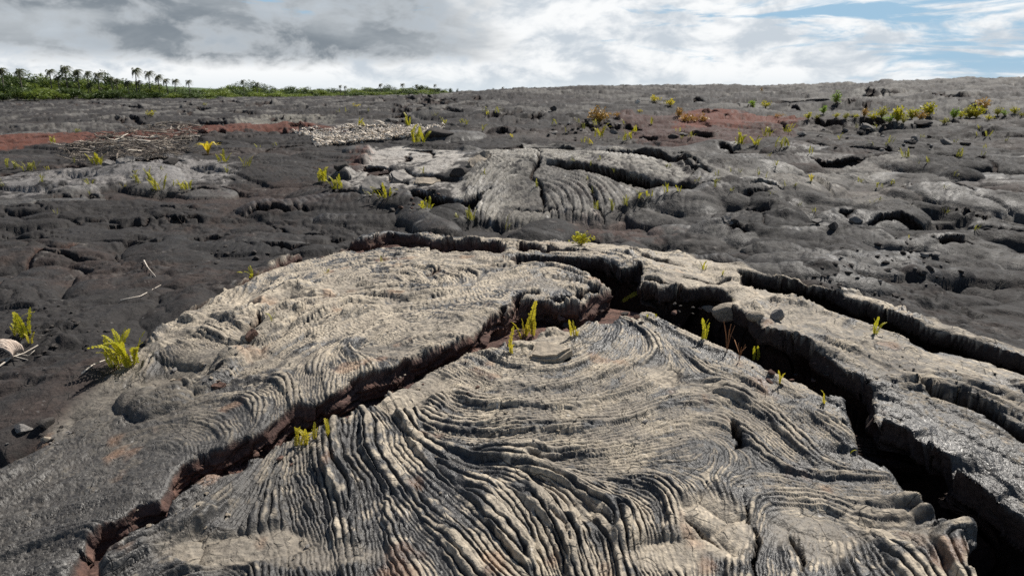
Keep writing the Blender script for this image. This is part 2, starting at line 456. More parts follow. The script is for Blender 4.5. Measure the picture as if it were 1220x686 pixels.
# rope directions traced on the near tumulus
ROPES = [
    [(144, 448), (151, 428), (188, 404), (235, 411), (272, 421)],
    [(150, 455), (165, 432), (195, 416), (230, 424)],
    [(228, 490), (302, 462), (353, 428), (410, 401)],
    [(180, 500), (260, 468), (330, 430), (390, 400)],
    [(336, 371), (372, 358), (410, 351)], [(340, 400), (380, 380), (430, 360)],
    [(300, 352), (350, 330), (400, 316)],
    [(400, 337), (440, 327), (500, 324), (551, 341)],
    [(400, 320), (450, 314), (520, 316), (580, 325)],
    [(400, 361), (450, 367), (500, 371), (551, 361), (602, 337), (652, 327), (702, 337), (722, 351)],
    [(590, 350), (610, 345), (650, 334), (690, 340)],
    [(400, 401), (450, 378), (500, 374), (551, 378), (575, 394)],
    [(440, 420), (480, 400), (520, 392), (560, 398)],
    [(400, 430), (420, 415), (440, 420), (470, 425)],
    [(410, 452), (420, 440), (412, 425)], [(385, 486), (395, 465), (400, 445)],
    [(615, 478), (686, 475), (753, 455), (786, 428), (780, 405), (756, 394)],
    [(600, 492), (690, 492), (760, 480), (800, 450)],
    [(635, 448), (696, 441), (729, 421), (739, 401)], [(600, 440), (650, 458), (700, 455), (740, 435), (755, 412)],
    [(560, 452), (590, 462), (640, 466)], [(555, 470), (600, 478), (640, 482)],
    [(450, 496), (477, 543), (511, 584), (561, 624), (602, 658), (629, 700)],
    [(484, 516), (534, 557), (602, 570), (669, 580), (719, 590), (756, 617), (763, 644)],
    [(501, 510), (568, 533), (635, 540), (702, 533), (753, 506), (780, 473)],
    [(541, 540), (635, 560), (719, 557), (786, 550), (810, 553)],
    [(635, 550), (702, 547), (770, 520), (810, 500)],
    [(470, 500), (520, 516), (590, 518), (660, 516), (720, 505)],
    [(407, 523), (420, 590), (434, 644), (444, 700)],
    [(434, 506), (457, 567), (494, 617), (541, 658), (558, 700)],
    [(602, 574), (652, 600), (686, 631), (712, 658), (723, 700)],
    [(560, 580), (610, 600), (650, 640), (660, 690)],
    [(750, 570), (790, 580), (810, 610), (812, 640)], [(700, 590), (740, 610), (745, 650)],
    [(0, 617), (67, 574), (134, 530), (185, 510), (235, 500), (275, 506), (286, 533), (252, 553)],
    [(84, 567), (151, 533), (202, 520), (235, 530), (232, 553)],
    [(0, 590), (50, 557), (118, 516), (185, 486), (252, 476), (302, 473), (323, 490), (318, 515)],
    [(230, 482), (280, 462), (320, 455), (350, 462), (362, 490)],
    [(370, 496), (360, 476), (370, 456), (385, 440)],
    [(0, 644), (84, 617), (151, 614), (188, 604)], [(0, 680), (60, 650), (120, 640)], [(0, 630), (80, 596), (150, 580), (200, 575)],
    [(319, 557), (326, 597), (316, 631)], [(349, 537), (370, 590), (386, 658)], [(386, 523), (410, 607), (420, 660)],
    [(286, 574), (262, 590), (235, 611), (202, 644)], [(310, 580), (280, 605), (262, 640)], [(300, 650), (240, 655), (200, 680)],
    [(800, 398), (886, 436), (955, 476), (986, 495)], [(800, 411), (834, 453), (920, 480), (990, 515)],
    [(800, 466), (869, 463), (938, 501), (993, 525), (1017, 545)],
    [(800, 490), (852, 483), (903, 504), (955, 552), (996, 573)],
    [(800, 511), (841, 504), (876, 518), (890, 540)], [(790, 530), (830, 524), (862, 540), (850, 565)],
    [(886, 521), (914, 542), (938, 570), (972, 583), (996, 573)],
    [(879, 607), (903, 621), (972, 600), (1006, 618), (1058, 631), (1093, 621)],
    [(900, 590), (940, 585), (980, 590), (1020, 580)],
    [(893, 611), (900, 662), (896, 700)], [(934, 649), (951, 700)], [(989, 649), (1013, 700)], [(1060, 650), (1100, 700)],
    [(1037, 480), (1093, 511), (1137, 549), (1179, 594), (1220, 621)],
    [(1100, 473), (1144, 494), (1220, 535)], [(1110, 500), (1160, 530), (1220, 570)],
    [(930, 400), (990, 420), (1060, 445), (1130, 465), (1220, 500)],
    [(960, 400), (1000, 396), (1050, 410), (1100, 430)], [(1040, 440), (1080, 425), (1130, 440)],
    [(640, 300), (720, 304), (800, 316), (860, 335)], [(770, 320), (830, 335), (880, 352)], [(900, 365), (950, 385), (1010, 405)],
]
# smooth skin between the rope fields: x, y, rx, ry, strength
SMOOTH = [(440, 392, 50, 12, .6), (395, 352, 40, 9, .6), (540, 400, 40, 8, .65), (470, 425, 40, 9, .6), (180, 425, 30, 10, .6), (225, 400, 26, 9, .7), (330, 440, 40, 9, .5), (600, 340, 50, 8, .5), (740, 300, 90, 9, .9), (830, 345, 50, 9, .9), (500, 470, 46, 16, .95), (475, 490, 30, 12, .8), (270, 375, 45, 14, .8), (345, 365, 30, 10, .85), (250, 440, 55, 12, .8), (200, 462, 50, 16, .85), (310, 400, 25, 14, .8),
          (330, 392, 24, 14, .7), (655, 345, 50, 9, .5), (500, 400, 60, 10, .35), (540, 315, 60, 8, .6), (640, 410, 40, 12, .8), (795, 455, 30, 14, .85), (830, 470, 30, 10, .6),
          (850, 640, 60, 36, .9), (800, 670, 50, 25, .85), (960, 650, 60, 30, .6), (1060, 640, 50, 25, .55), (290, 660, 90, 24, .85), (380, 676, 80, 14, .6),
          (1000, 405, 80, 14, .6), (940, 385, 50, 10, .8), (1080, 445, 80, 14, .6), (1170, 450, 80, 14, .5), (850, 320, 80, 14, .9), (720, 298, 100, 7, .9), (880, 360, 60, 12, .9),
          (100, 470, 60, 20, .9), (60, 500, 70, 30, .8), (160, 490, 30, 10, .85), (1030, 370, 60, 8, .9), (1130, 408, 60, 10, .9), (600, 290, 80, 5, .9), (690, 620, 26, 14, .6), (440, 470, 20, 30, .0)]


def bilerp(gr, x0, y0, dx, X, Y):
    h, w = gr.shape
    u = np.clip((X - x0) / dx, 0, w - 1.001)
    v = np.clip((Y - y0) / dx, 0, h - 1.001)
    i, j = u.astype(np.int32), v.astype(np.int32)
    fu, fv = (u - i).astype(np.float32), (v - j).astype(np.float32)
    return (gr[j, i] * (1 - fu) + gr[j, i + 1] * fu) * (1 - fv) + (gr[j + 1, i] * (1 - fu) + gr[j + 1, i + 1] * fu) * fv


def rope_grids(x0, x1, y0, y1, dx, strokes, lams, seed, steps=9, iters=4, reach=0.10):
    """fingerprint-like rope relief that follows the traced directions; one grid for each rope width"""
    W, H = int((x1 - x0) / dx), int((y1 - y0) / dx)
    sx, sy, sc, ss = [], [], [], []
    for st in strokes:
        P = world_poly(st)
        for a, b in zip(P[:-1], P[1:]):
            L = float(np.hypot(*(b - a)))
            th = math.atan2(b[1] - a[1], b[0] - a[0])
            for k in range(max(1, int(L / (reach * 0.6)))):
                t = (k + 0.5) / max(1, int(L / (reach * 0.6)))
                sx.append(a[0] + t * (b[0] - a[0]))
                sy.append(a[1] + t * (b[1] - a[1]))
                sc.append(math.cos(2 * th))
                ss.append(math.sin(2 * th))
    sx, sy, sc, ss = map(lambda q: np.array(q, np.float32), (sx, sy, sc, ss))
    cw, chh = 180, int(180 * H / W)
    gx, gy = np.meshgrid(np.linspace(x0, x1, cw), np.linspace(y0, y1, chh))
    c = np.zeros_like(gx)
    s = np.zeros_like(gx)
    for k in range(len(sx)):
        w = 1 / (((gx - sx[k]) ** 2 + (gy - sy[k]) ** 2) / reach ** 2 + 1) ** 2
        c += w * sc[k]
        s += w * ss[k]
    gX, gY = np.meshgrid(np.arange(W) * dx + x0, np.arange(H) * dx + y0)
    gX, gY = gX.astype(np.float32), gY.astype(np.float32)
    cdx = (x1 - x0) / (cw - 1)
    hh = np.hypot(c, s) + 1e-6
    cc, s2 = bilerp((c / hh).astype(np.float32), x0, y0, cdx, gX, gY), bilerp((s / hh).astype(np.float32), x0, y0, cdx, gX, gY)
    th = 0.5 * np.arctan2(s2, cc)
    sc_ = lams[0] / 0.028
    th = th + 0.42 * perlin(gX / (0.50 * sc_), gY / (0.50 * sc_), seed) + 0.14 * perlin(gX / (0.13 * sc_), gY / (0.13 * sc_), seed + 1)
    _, _, cc_ = worley((gX + 0.12 * perlin(gX * 3, gY * 3, seed + 5)) / (0.50 * sc_), (gY + 0.12 * perlin(gX * 3, gY * 3, seed + 6)) / (0.34 * sc_), seed)
    th = th + 0.75 * (cc_ - 0.5) * (cc_ * 7 % 1 > 0.35)
    dxs, dys = np.cos(th), np.sin(th)
    # streamline index paths (directions have no sign: keep each walk going its own way)
    jj, ii = np.meshgrid(np.arange(H, dtype=np.float32), np.arange(W, dtype=np.float32), indexing='ij')
    paths = []
    stp = 2.1
    for sg in (1, -1):
        u, v = ii.copy(), jj.copy()
        px, py = dxs * sg, dys * sg
        for k in range(steps):
            u = np.clip(u + px * stp, 0, W - 1)
            v = np.clip(v + py * stp, 0, H - 1)
            idx = np.rint(v).astype(np.int32) * W + np.rint(u).astype(np.int32)
            paths.append(idx)
            a, b = dxs.ravel()[idx], dys.ravel()[idx]
            f = np.where(a * px + b * py < 0, -1, 1)
            px, py = a * f, b * f
    fy = np.fft.fftfreq(H, dx)[:, None]
    fx = np.fft.rfftfreq(W, dx)[None, :]
    fr = np.hypot(fx, fy)
    out = []
    for q, lam in enumerate(lams):
        f0 = 1 / lam
        band = np.exp(-((fr - f0) / (0.50 * f0)) ** 2).astype(np.float32)
        v = np.random.default_rng(seed + q).standard_normal((H, W)).astype(np.float32)
        v = np.fft.irfft2(np.fft.rfft2(v) * band, s=(H, W)).astype(np.float32)
        for it in range(iters):
            a = v.copy()
            fl = v.ravel()
            for idx in paths:
                a += fl[idx]
            if it < iters - 1:
                a = np.fft.irfft2(np.fft.rfft2(a) * band, s=(H, W)).astype(np.float32)
            v = np.tanh(a / a.std() * 1.1)
        out.append(v)
    return out


# ------------------------------------------------------------------ the grid of the land: fine in view, coarse behind
FINE = math.radians(45.5)
NF = 1130
a_f = np.linspace(-FINE, FINE, NF)
gap_ = 2 * math.pi - 2 * FINE
tt = np.linspace(0, 1, 74)[1:-1]
tt = 0.5 - 0.5 * np.cos(tt * np.pi)
a_c = FINE + gap_ * tt
ang = np.concatenate([a_f, a_c])
rr = [0.05]
while rr[-1] < 1.45:
    rr.append(rr[-1] + 0.06)
while rr[-1] < 2500:
    r = rr[-1]
    if r < 6:
        d = min(r * r / 1230, r * 0.0034)
    elif r < 30:
        d = min(r * r / 1230, r * 0.0038)
    elif r < 140:
        d = r * 0.0085
    else:
        d = r * 0.05
    rr.append(r + d)
rr = np.array(rr)
NR, NA = len(rr), len(ang)
R_, A_ = np.meshgrid(rr, ang, indexing='ij')
X = (R_ * np.sin(A_)).astype(np.float32).ravel()
Y = (R_ * np.cos(A_)).astype(np.float32).ravel()
RAD = R_.astype(np.float32).ravel()
print('grid', NR, NA, NR * NA)
ZM = macro(X, Y)

tum = soft_poly(TUMULUS, X, Y, 0.05, fbm(X * 4, Y * 4, 3, 5) * 1.2)

# --- ropes on the near tumulus
RG = (-4.6, 5.4, 1.25, 7.3, 0.0052)
fine, coarse, thickr, folds = rope_grids(*RG, ROPES, (0.028, 0.047, 0.085, 0.17), 31)
inR = (X > RG[0]) & (X < RG[1]) & (Y > RG[2]) & (Y < RG[3])
vf = np.zeros_like(X)
vc = np.zeros_like(X)
vb = np.zeros_like(X)
vt = np.zeros_like(X)
# a slight warp keeps the rope edges uneven
wx, wy = 0.006 * perlin(X[inR] * 28, Y[inR] * 28, 41), 0.006 * perlin(X[inR] * 28, Y[inR] * 28, 42)
vf[inR] = bilerp(fine, RG[0], RG[2], RG[4], X[inR] + wx, Y[inR] + wy)
vc[inR] = bilerp(coarse, RG[0], RG[2], RG[4], X[inR] + wx, Y[inR] + wy)
vb[inR] = bilerp(folds, RG[0], RG[2], RG[4], X[inR] + wx, Y[inR] + wy)
vt[inR] = bilerp(thickr, RG[0], RG[2], RG[4], X[inR] + wx, Y[inR] + wy)
del fine, coarse, thickr, folds


def rope_profile(v):
    return np.sqrt(np.abs(v) + 0.004)


smo = np.zeros_like(X)
near = (RAD < 9) & (Y > 0)
wn = fbm(X * 3.2, Y * 3.2, 4, 61)
for (cx, cy, rx, ry, s) in SMOOTH:
    c = on_ground(cx, cy)
    e = on_ground(cx + rx, cy)
    u = on_ground(cx, cy - ry)
    wxr, wyr = max(abs(e[0] - c[0]), 0.05), max(abs(u[1] - c[1]), 0.05)
    q = np.sqrt(((X - c[0]) / wxr) ** 2 + ((Y - c[1]) / wyr) ** 2) + wn * 0.5
    smo = np.maximum(smo, s * (1 - sm(q, 0.65, 1.25)))
ropes_on = tum * (1 - smo)
sel = sm(fbm(X * 1.1, Y * 1.1, 2, 71), -0.1, 0.45)             # where the ropes run thick
c0 = on_ground(600, 650)
sel = np.maximum(sel, np.exp(-(((X - c0[0]) / 0.45) ** 2 + ((Y - c0[1]) / 0.28) ** 2)))
zn_ = sel * 1.1 + 0.35 * sm(RAD, 3.6, 4.8) + 0.55 * vb + 0.45 * perlin(X * 2.3, Y * 2.3, 78)
s3 = sm(zn_, 0.90, 1.30)                       # thick ropes
s2 = sm(zn_, 0.15, 0.50) * (1 - s3)            # medium
s1 = 1 - s2 - s3                               # fine
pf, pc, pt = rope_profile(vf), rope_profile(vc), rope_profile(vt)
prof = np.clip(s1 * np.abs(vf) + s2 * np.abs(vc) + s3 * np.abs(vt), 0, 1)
rope = s1 * pf * 0.017 + s2 * (pc * 0.033 + pf * 0.003) + s3 * (pt * 0.060 + pc * 0.007) + 0.006 * vb
amp = 0.75 + 0.5 * perlin(X * 1.7, Y * 1.7, 77)
ZR = ropes_on * rope * amp

# --- ropes on the middle tumulus
MROPES = [t2(*p) for p in (
    [(620, 380), (700, 365), (760, 370)], [(600, 430), (680, 400), (750, 400)], [(560, 490), (640, 440), (740, 430)], [(640, 500), (720, 470), (800, 480)],
    [(760, 410), (850, 430), (920, 480), (940, 540)], [(780, 440), (840, 470), (880, 520), (890, 560)], [(780, 370), (900, 390), (1000, 410)],
    [(800, 350), (950, 370), (1100, 400), (1220, 430)], [(700, 540), (780, 520), (860, 540)], [(660, 560), (700, 520), (760, 500)],
    [(960, 460), (1000, 500), (1010, 550)], [(1020, 450), (1070, 490), (1080, 530)], [(540, 570), (560, 520), (610, 500)], [(530, 440), (570, 400), (610, 360)])]
MG = (-3.2, 6.8, 8.2, 15.5, 0.014)
mg, mg2 = rope_grids(*MG, MROPES, (0.085, 0.19), 51, reach=0.4)
inM = (X > MG[0]) & (X < MG[1]) & (Y > MG[2]) & (Y < MG[3])
vm = np.zeros_like(X)
vm[inM] = bilerp(mg, MG[0], MG[2], MG[4], X[inM], Y[inM])
vm2 = np.zeros_like(X)
vm2[inM] = bilerp(mg2, MG[0], MG[2], MG[4], X[inM], Y[inM])
MDOME = t2((500, 520), (530, 430), (620, 345), (740, 330), (900, 338), (1100, 356), (1250, 395), (1300, 440), (1220, 500), (1100, 520), (990, 575), (860, 575), (700, 600), (540, 590))
dome = soft_poly(MDOME, X, Y, 0.10, fbm(X * 2, Y * 2, 3, 6))
LSL = t2((95, 495), (140, 425), (200, 335), (300, 325), (500, 350), (620, 345), (560, 480), (500, 530), (320, 490), (240, 505))
lslab = soft_poly(LSL, X, Y, 0.08, fbm(X * 3, Y * 3, 3, 7))
ZR = ZR + dome * (rope_profile(vm) * 0.030 * (0.3 + np.abs(vm2)) + 0.045 * rope_profile(vm2)) * (0.5 + 0.5 * sm(perlin(X * 0.9, Y * 0.9, 14), -0.45, 0.15))

# --- the rest of the field: billowing lobes, small ropes, ledges
out = 1 - np.maximum(tum, np.maximum(dome, lslab * 0.8))
wX = X + 0.35 * fbm(X * 0.9, Y * 0.9, 3, 81)
wY = Y + 0.35 * fbm(X * 0.9, Y * 0.9, 3, 84)
f1, f2, cid = worley(wX / 1.9, wY / 1.25, 3)
pil = np.sqrt(np.clip(f2 - f1, 0, 0.5) / 0.5)
f1b, f2b, cidb = worley(wX / 0.55 + 0.3 * wY, wY / 0.36, 9)
pilb = np.sqrt(np.clip(f2b - f1b, 0, 0.6) / 0.6)
f1c, f2c, cidc = worley(X / 5.5 + 0.4 * fbm(X / 3, Y / 3, 2, 9), Y / 4.2, 5)
pilc = np.sqrt(np.clip(f2c - f1c, 0, 0.4) / 0.4)
mA = sm(fbm(X / 2.6, Y / 2.6, 2, 91), -0.25, 0.35)
mB = sm(fbm(X / 1.7, Y / 1.7, 3, 95), -0.05, 0.35)
far1 = sm(RAD, 14, 40)
ZF = 0.13 * (pil - 0.7) * (0.30 + 0.70 * mA) * (1 - 0.3 * far1) + 0.035 * (pilb - 0.7) * mB * (1 - sm(RAD, 24, 40)) + 0.13 * (pilc - 0.8) * far1
lw = fbm(X / 5.2, Y / 2.6, 3, 101, 0.40)
for lv, hh_ in ((-0.28, 0.03), (0.04, 0.05), (0.36, 0.03)):
    ZF += (hh_ + 0.05 * far1) * sm(lw, lv, lv + 0.022) - hh_ * 0.5
# plates that have sunk against each other, and the clefts between them
mP = sm(fbm(X / 3.6, Y / 2.6, 2, 161), -0.15, 0.25)
mQ = sm(fbm(X / 9.0, Y / 7.0, 2, 165), -0.25, 0.2)
nearer = sm(RAD, 6, 9)
ZF += 0.07 * (cid - 0.5) * mP * nearer * (1 + far1) + 0.16 * (cidc - 0.5) * far1 * mQ
ek, ekc = f2 - f1, f2c - f1c
ZF -= (0.10 + 0.08 * far1) * (1 - sm(ek, 0.0, 0.05)) * mP * nearer * sm(fbm(X / 1.4, Y / 1.4, 2, 171), -0.05, 0.2)
ZF -= 0.40 * far1 * (1 - sm(ekc, 0.0, 0.04)) * mQ
cv1 = np.abs(fbm(X / 3.4, Y / 1.5, 4, 181, 0.55))
cv2 = np.abs(fbm(X / 0.9, Y / 0.5, 3, 185, 0.5))
mV = sm(fbm(X / 3.0, Y / 2.2, 2, 191), -0.25, 0.2)
ZF -= nearer * (0.08 * (1 - sm(cv1, 0.0, 0.03)) * mV + 0.022 * (1 - sm(cv2, 0.0, 0.07)) * (1 - mV) * (1 - sm(RAD, 20, 30)))
ZF -= 0.02 * (1 - sm(f2b - f1b, 0.0, 0.08)) * mB * nearer
# small ropes on the surrounding flow
fl = fbm(X / 1.3, Y / 0.9, 3, 111)
ro = np.abs(np.sin(fl * 46))
mR = sm(fbm(X / 1.5, Y / 1.5, 2, 121), 0.0, 0.3) * (1 - sm(RAD, 14, 26))
ZF += 0.011 * (np.sqrt(ro + 0.02) - 0.6) * mR
# rubbly, clinkery skin
rub = sm(fbm(X / 1.9, Y / 1.4, 3, 131), 0.12, 0.5)
RUBP = [(960, 290), (1010, 275), (1080, 290), (1140, 330), (1190, 390), (1120, 385), (1060, 362), (1010, 350), (960, 335)]
rub = np.maximum(rub * 0.7, soft_poly(RUBP, X, Y, 0.2, wn))
RUBL = [(0, 345), (60, 350), (100, 370), (130, 410), (110, 430), (60, 440), (0, 430)]
rub = np.maximum(rub, soft_poly(RUBL, X, Y, 0.15, wn))
f1d, f2d, cidd = worley(X / 0.075, Y / 0.06, 13)
f1e, f2e, cide = worley(X / 0.19 + 7, Y / 0.15, 14)
nearm = 1 - sm(RAD, 11, 20)
ZF += rub * nearm * (0.022 * (cidd > 0.45) * (1 - f1d) + 0.05 * (cide > 0.72) * np.clip(0.75 - f1e, 0, 1))
ZF += 0.006 * fbm(X * 9, Y * 9, 3, 141) * nearm + 0.02 * fbm(X * 2.3, Y * 2.3, 3, 145) + far1 * 0.05 * fbm(X * 0.25, Y * 0.4, 4, 148, 0.42)
# long low tubes squeezed up on the right
TUBES = [([(1035, 262), (1070, 257), (1110, 260), (1170, 270)], 0.16, 0.13), ([(1075, 235), (1110, 220), (1160, 225), (1220, 245)], 0.3, 0.12),
         ([(985, 330), (1000, 300), (1030, 285)], 0.2, 0.09), ([(900, 255), (960, 235), (1010, 215), (1080, 205)], 0.4, 0.12),
         ([(840, 290), (870, 265), (905, 262), (925, 280)], 0.25, 0.10), ([(800, 285), (830, 300), (880, 320)], 0.14, 0.08),
         ([(940, 270), (985, 262), (1015, 268)], 0.16, 0.10), ([(920, 300), (950, 320), (975, 335)], 0.22, 0.09),
         ([(820, 250), (880, 232), (960, 228)], 0.3, 0.1), ([(300, 250), (360, 262), (430, 258)], 0.25, 0.08), ([(380, 265), (440, 275), (500, 272)], 0.2, 0.06)]
for pts, wdt, hgt in TUBES:
    P = world_poly(pts)
    lo, hi = P.min(0) - 4 * wdt, P.max(0) + 4 * wdt
    s = (X > lo[0]) & (X < hi[0]) & (Y > lo[1]) & (Y < hi[1])
    d, _, _, _ = seg_dist(P, X[s], Y[s], False)
    d = d / wdt + 0.25 * perlin(X[s] * 2.5, Y[s] * 2.5, 7)
    ZF[s] += hgt * np.sqrt(np.clip(1 - d * d, 0, 1)) * (0.85 + 0.25 * perlin(X[s] * 4, Y[s] * 4, 8))
# overlapping toes and lobes of smooth lava, each laid over its neighbours
rl = random.Random(44)
LOB = np.zeros_like(X)
LID = np.zeros_like(X)
for k in range(120):
    if k < 78:
        cx_, cy_ = on_ground(rl.uniform(800, 1260), rl.uniform(182, 335))
        th_ = rl.gauss(math.radians(150), 0.5)
    elif k < 98:
        cx_, cy_ = on_ground(rl.uniform(-20, 420), rl.uniform(195, 320))
        th_ = rl.gauss(math.radians(175), 0.4)
    else:
        cx_, cy_ = on_ground(rl.uniform(400, 900), rl.uniform(140, 290))
        th_ = rl.gauss(math.radians(170), 0.6)
    sc1 = math.hypot(cx_, cy_) / 9.0
    L_ = rl.uniform(0.5, 1.5) * sc1
    cu = rl.uniform(-.9, .9)
    P = np.array([(cx_ + L_ * t * math.cos(th_ + cu * t), cy_ + L_ * t * math.sin(th_ + cu * t)) for t in (-.5, -.25, 0, .25, .5)], np.float32)
    wd_, hg_ = rl.uniform(0.15, 0.42) * sc1, rl.uniform(0.06, 0.15) * sc1 ** 0.6
    lo, hi = P.min(0) - 1.5 * wd_, P.max(0) + 1.5 * wd_
    s_i = np.nonzero((X > lo[0]) & (X < hi[0]) & (Y > lo[1]) & (Y < hi[1]))[0]
    if not len(s_i):
        continue
    xs, ys = X[s_i], Y[s_i]
    d, _, _, _ = seg_dist(P, xs + 0.06 * perlin(xs * 2.2, ys * 2.2, k), ys + 0.06 * perlin(xs * 2.2, ys * 2.2, k + 9), False)
    u = d / wd_
    # crosswise folds, as on a wrinkled skin
    al = (xs - cx_) * math.cos(th_) + (ys - cy_) * math.sin(th_)
    fold = np.sqrt(np.abs(np.sin(al * rl.uniform(22, 40) + 3 * u * u + 2 * perlin(xs * 2, ys * 2, 5))) + 0.02)
    if 78 <= k < 98:
        hg_ *= 0.5
    hgt_ = hg_ * np.sqrt(np.clip(1 - u * u, 0, 1)) + (u < 1) * 0.022 * sc1 * fold * (1 - u) * (k % 4 != 0)
    hgt_ = np.where(u < 1, hgt_ + hg_ * 0.35 * (k % 2), 0)
    m = hgt_ > LOB[s_i]
    LOB[s_i] = np.where(m, hgt_, LOB[s_i])
    LID[s_i] = np.where(m, rl.random(), LID[s_i])
rimm = sm(RAD, 45, 65) * (1 - sm(RAD, 95, 110))
ZF += rimm * (0.14 * np.clip(perlin(X / 1.9, Y / 1.6, 197), 0, 1) + 0.06 * (cid > 0.72) * pil + 0.10 * np.abs(perlin(X / 0.45, Y / 0.6, 198)))
ZF = np.where(LOB > 0, ZF * 0.45 + LOB, ZF)
TZ = 0.020 * fbm(X * 1.9, Y * 1.9, 3, 151) + 0.0022 * fbm(X * 34, Y * 34, 3, 155)
# buckled lobes on the smoother skin of the near tumulus
f1g, f2g, cidg = worley(wX / 0.34, wY / 0.24, 17)
lob = np.sqrt(np.clip(f2g - f1g, 0, 0.5) / 0.5)
lobm = sm(smo, 0.3, 0.8) * tum
TZ += lobm * 0.022 * (lob - 0.8)
for pts, wdt, hgt in [([(205, 430), (250, 440), (290, 432)], 0.09, 0.04), ([(280, 440), (262, 460), (240, 470)], 0.08, 0.05), ([(235, 385), (262, 378), (285, 385)], 0.1, 0.05),
                      ([(318, 365), (350, 355), (380, 358)], 0.12, 0.05), ([(165, 482), (180, 496), (205, 488)], 0.1, 0.06), ([(560, 440), (600, 430), (640, 428)], 0.06, 0.02),
                      ([(310, 410), (330, 395), (345, 385)], 0.1, 0.05)]:
    P = world_poly(pts)
    s = (np.abs(X - P[:, 0].mean()) < 1) & (np.abs(Y - P[:, 1].mean()) < 1)
    d, _, _, _ = seg_dist(P, X[s], Y[s], False)
    d = d / wdt
    TZ[s] += hgt * np.sqrt(np.clip(1 - d * d, 0, 1))
Z = ZM + ZR + tum * TZ + out * ZF * sm(RAD, 1.0, 2.5)
# near edge of the tumulus stands a little proud of the flow around it
Z += 0.06 * tum - 0.03

# --- cut the cracks
SDm = np.full(X.shape, -9, np.float32)
DEP = np.zeros_like(X)
OX = np.zeros_like(X)
OY = np.zeros_like(X)
BLK = np.zeros_like(X)
LIFT = np.zeros_like(X)
for ci, (poly, depth, w, lf, ln, lr, und, blk) in enumerate(CR):
    P = world_poly(poly)
    mg_ = max(lr * 2.6, 0.3)
    lo, hi = P.min(0) - mg_, P.max(0) + mg_
    s = np.nonzero((X > lo[0]) & (X < hi[0]) & (Y > lo[1]) & (Y < hi[1]))[0]
    if not len(s):
        continue
    k = 1.0 if P[:, 1].mean() < 7 else 2.2
    xs, ys = X[s], Y[s]
    jx = 0.022 * k * fbm(xs * 6 / k, ys * 6 / k, 2, 200 + ci, 0.5)
    jy = 0.022 * k * fbm(xs * 6 / k, ys * 6 / k, 2, 240 + ci, 0.5)
    _, _, cb_ = worley(xs / (0.17 * k), ys / (0.13 * k), 40 + ci % 7)
    jx += 0.034 * k * (cb_ - 0.5)
    jy += 0.034 * k * ((cb_ * 5.3) % 1 - 0.5)
    d, tx, ty, ins = seg_dist(P, xs + jx, ys + jy)
    sd = np.where(ins, d, -d)
    w = min(w, 0.75 * max(float(sd.max()), 0.02))
    t = np.clip(sd / w, 0, 1)
    pr = t ** 0.75
    deep = und > 0.07
    thick = min(0.10 * k, depth * 0.45)
    if deep:
        pr = (thick * sm(t, 0, 0.3) + (depth - thick) * sm(t, 0.42, 1)) / depth
    mx = max(float(sd.max()), 0.01)
    step = 0.14 * depth * perlin(xs * 9, ys * 9, 260 + ci) * t
    dep = depth * pr + step * 0.6
    # broken rock on the crack floor
    fb = sm(sd, w, w * 2)
    dep = dep - fb * (0.10 * depth / 0.3 * (cide[s] > 0.5) * np.clip(1 - f1e[s], 0, 1) + 0.04 * (1 - f1d[s]))
    amt = np.where(sd < w, np.clip(sd, 0, None) * 0.82 + und * (sm(t, 0.22, 0.65) if deep else sm(t, 0.1, 1.0)), (w * 0.82 + und) * np.exp(-(sd - w) / (0.8 * w + und)))
    _, _, cw_ = worley((xs * 9 + ys * 4) / k, t * 3.2 + ys * 0.7, 50 + ci % 5)
    amt = amt + sm(t, 0, 0.15) * (1 - sm(t, 0.8, 1)) * k * (0.045 * (cw_ - 0.5) + 0.022 * perlin((xs * 7 + ys * 4) / k, t * 8, 280 + ci))
    better = (sd > SDm[s]) & (sd > -0.02)
    b = s[better]
    SDm[b] = sd[better]
    DEP[b] = dep[better]
    OX[b] = (tx * amt)[better]
    OY[b] = (ty * amt)[better]
    BLK[b] = blk
    other = s[~better]
    SDm[other] = np.maximum(SDm[other], sd[~better])
    # lips lifted on the far or the near side, rounded edge
    farside = np.clip(0.5 - 1.2 * ty, 0, 1)
    do = np.clip(-sd, 0, None)
    fs = np.where(ins, np.clip(0.5 + 1.2 * ty, 0, 1), farside)
    L = (lf * fs + ln * (1 - fs)) * np.exp(-(do / lr) ** 2) * (0.7 + 0.5 * perlin(xs * 1.6, ys * 1.6, 300 + ci))
    LIFT[s] = np.maximum(LIFT[s], L)
    edge = -0.014 * k * np.exp(-do / (0.012 * k))
    Z[s] += edge
wallm = sm(DEP, 0.004, 0.03)
Z = Z - wallm * ZR * 0.85 + LIFT - DEP
# wall displacement
X2 = X + OX
Y2 = Y + OY

# ------------------------------------------------------------------ colours of the rock (albedo, wear and dust; crack insides blackened for shade)
def C(r, g_, b):
    return np.array([r, g_, b], np.float32)


def lerp(a, b, t):
    return a + (b - a) * t[:, None]


n_a = fbm(X * 1.3, Y * 1.3, 4, 401)
n_b = fbm(X * 6, Y * 6, 4, 405)
n_c = fbm(X * 21, Y * 21, 3, 409)
n_f = fbm(X / 4.5, Y / 3.0, 4, 413)
char_ = np.tile(C(0.040, 0.037, 0.036), (len(X), 1))
char_ = lerp(char_, C(0.060, 0.046, 0.041), sm(n_f + 0.3 * n_b, -0.1, 0.5))
grey_ = C(0.155, 0.145, 0.135)
col = char_
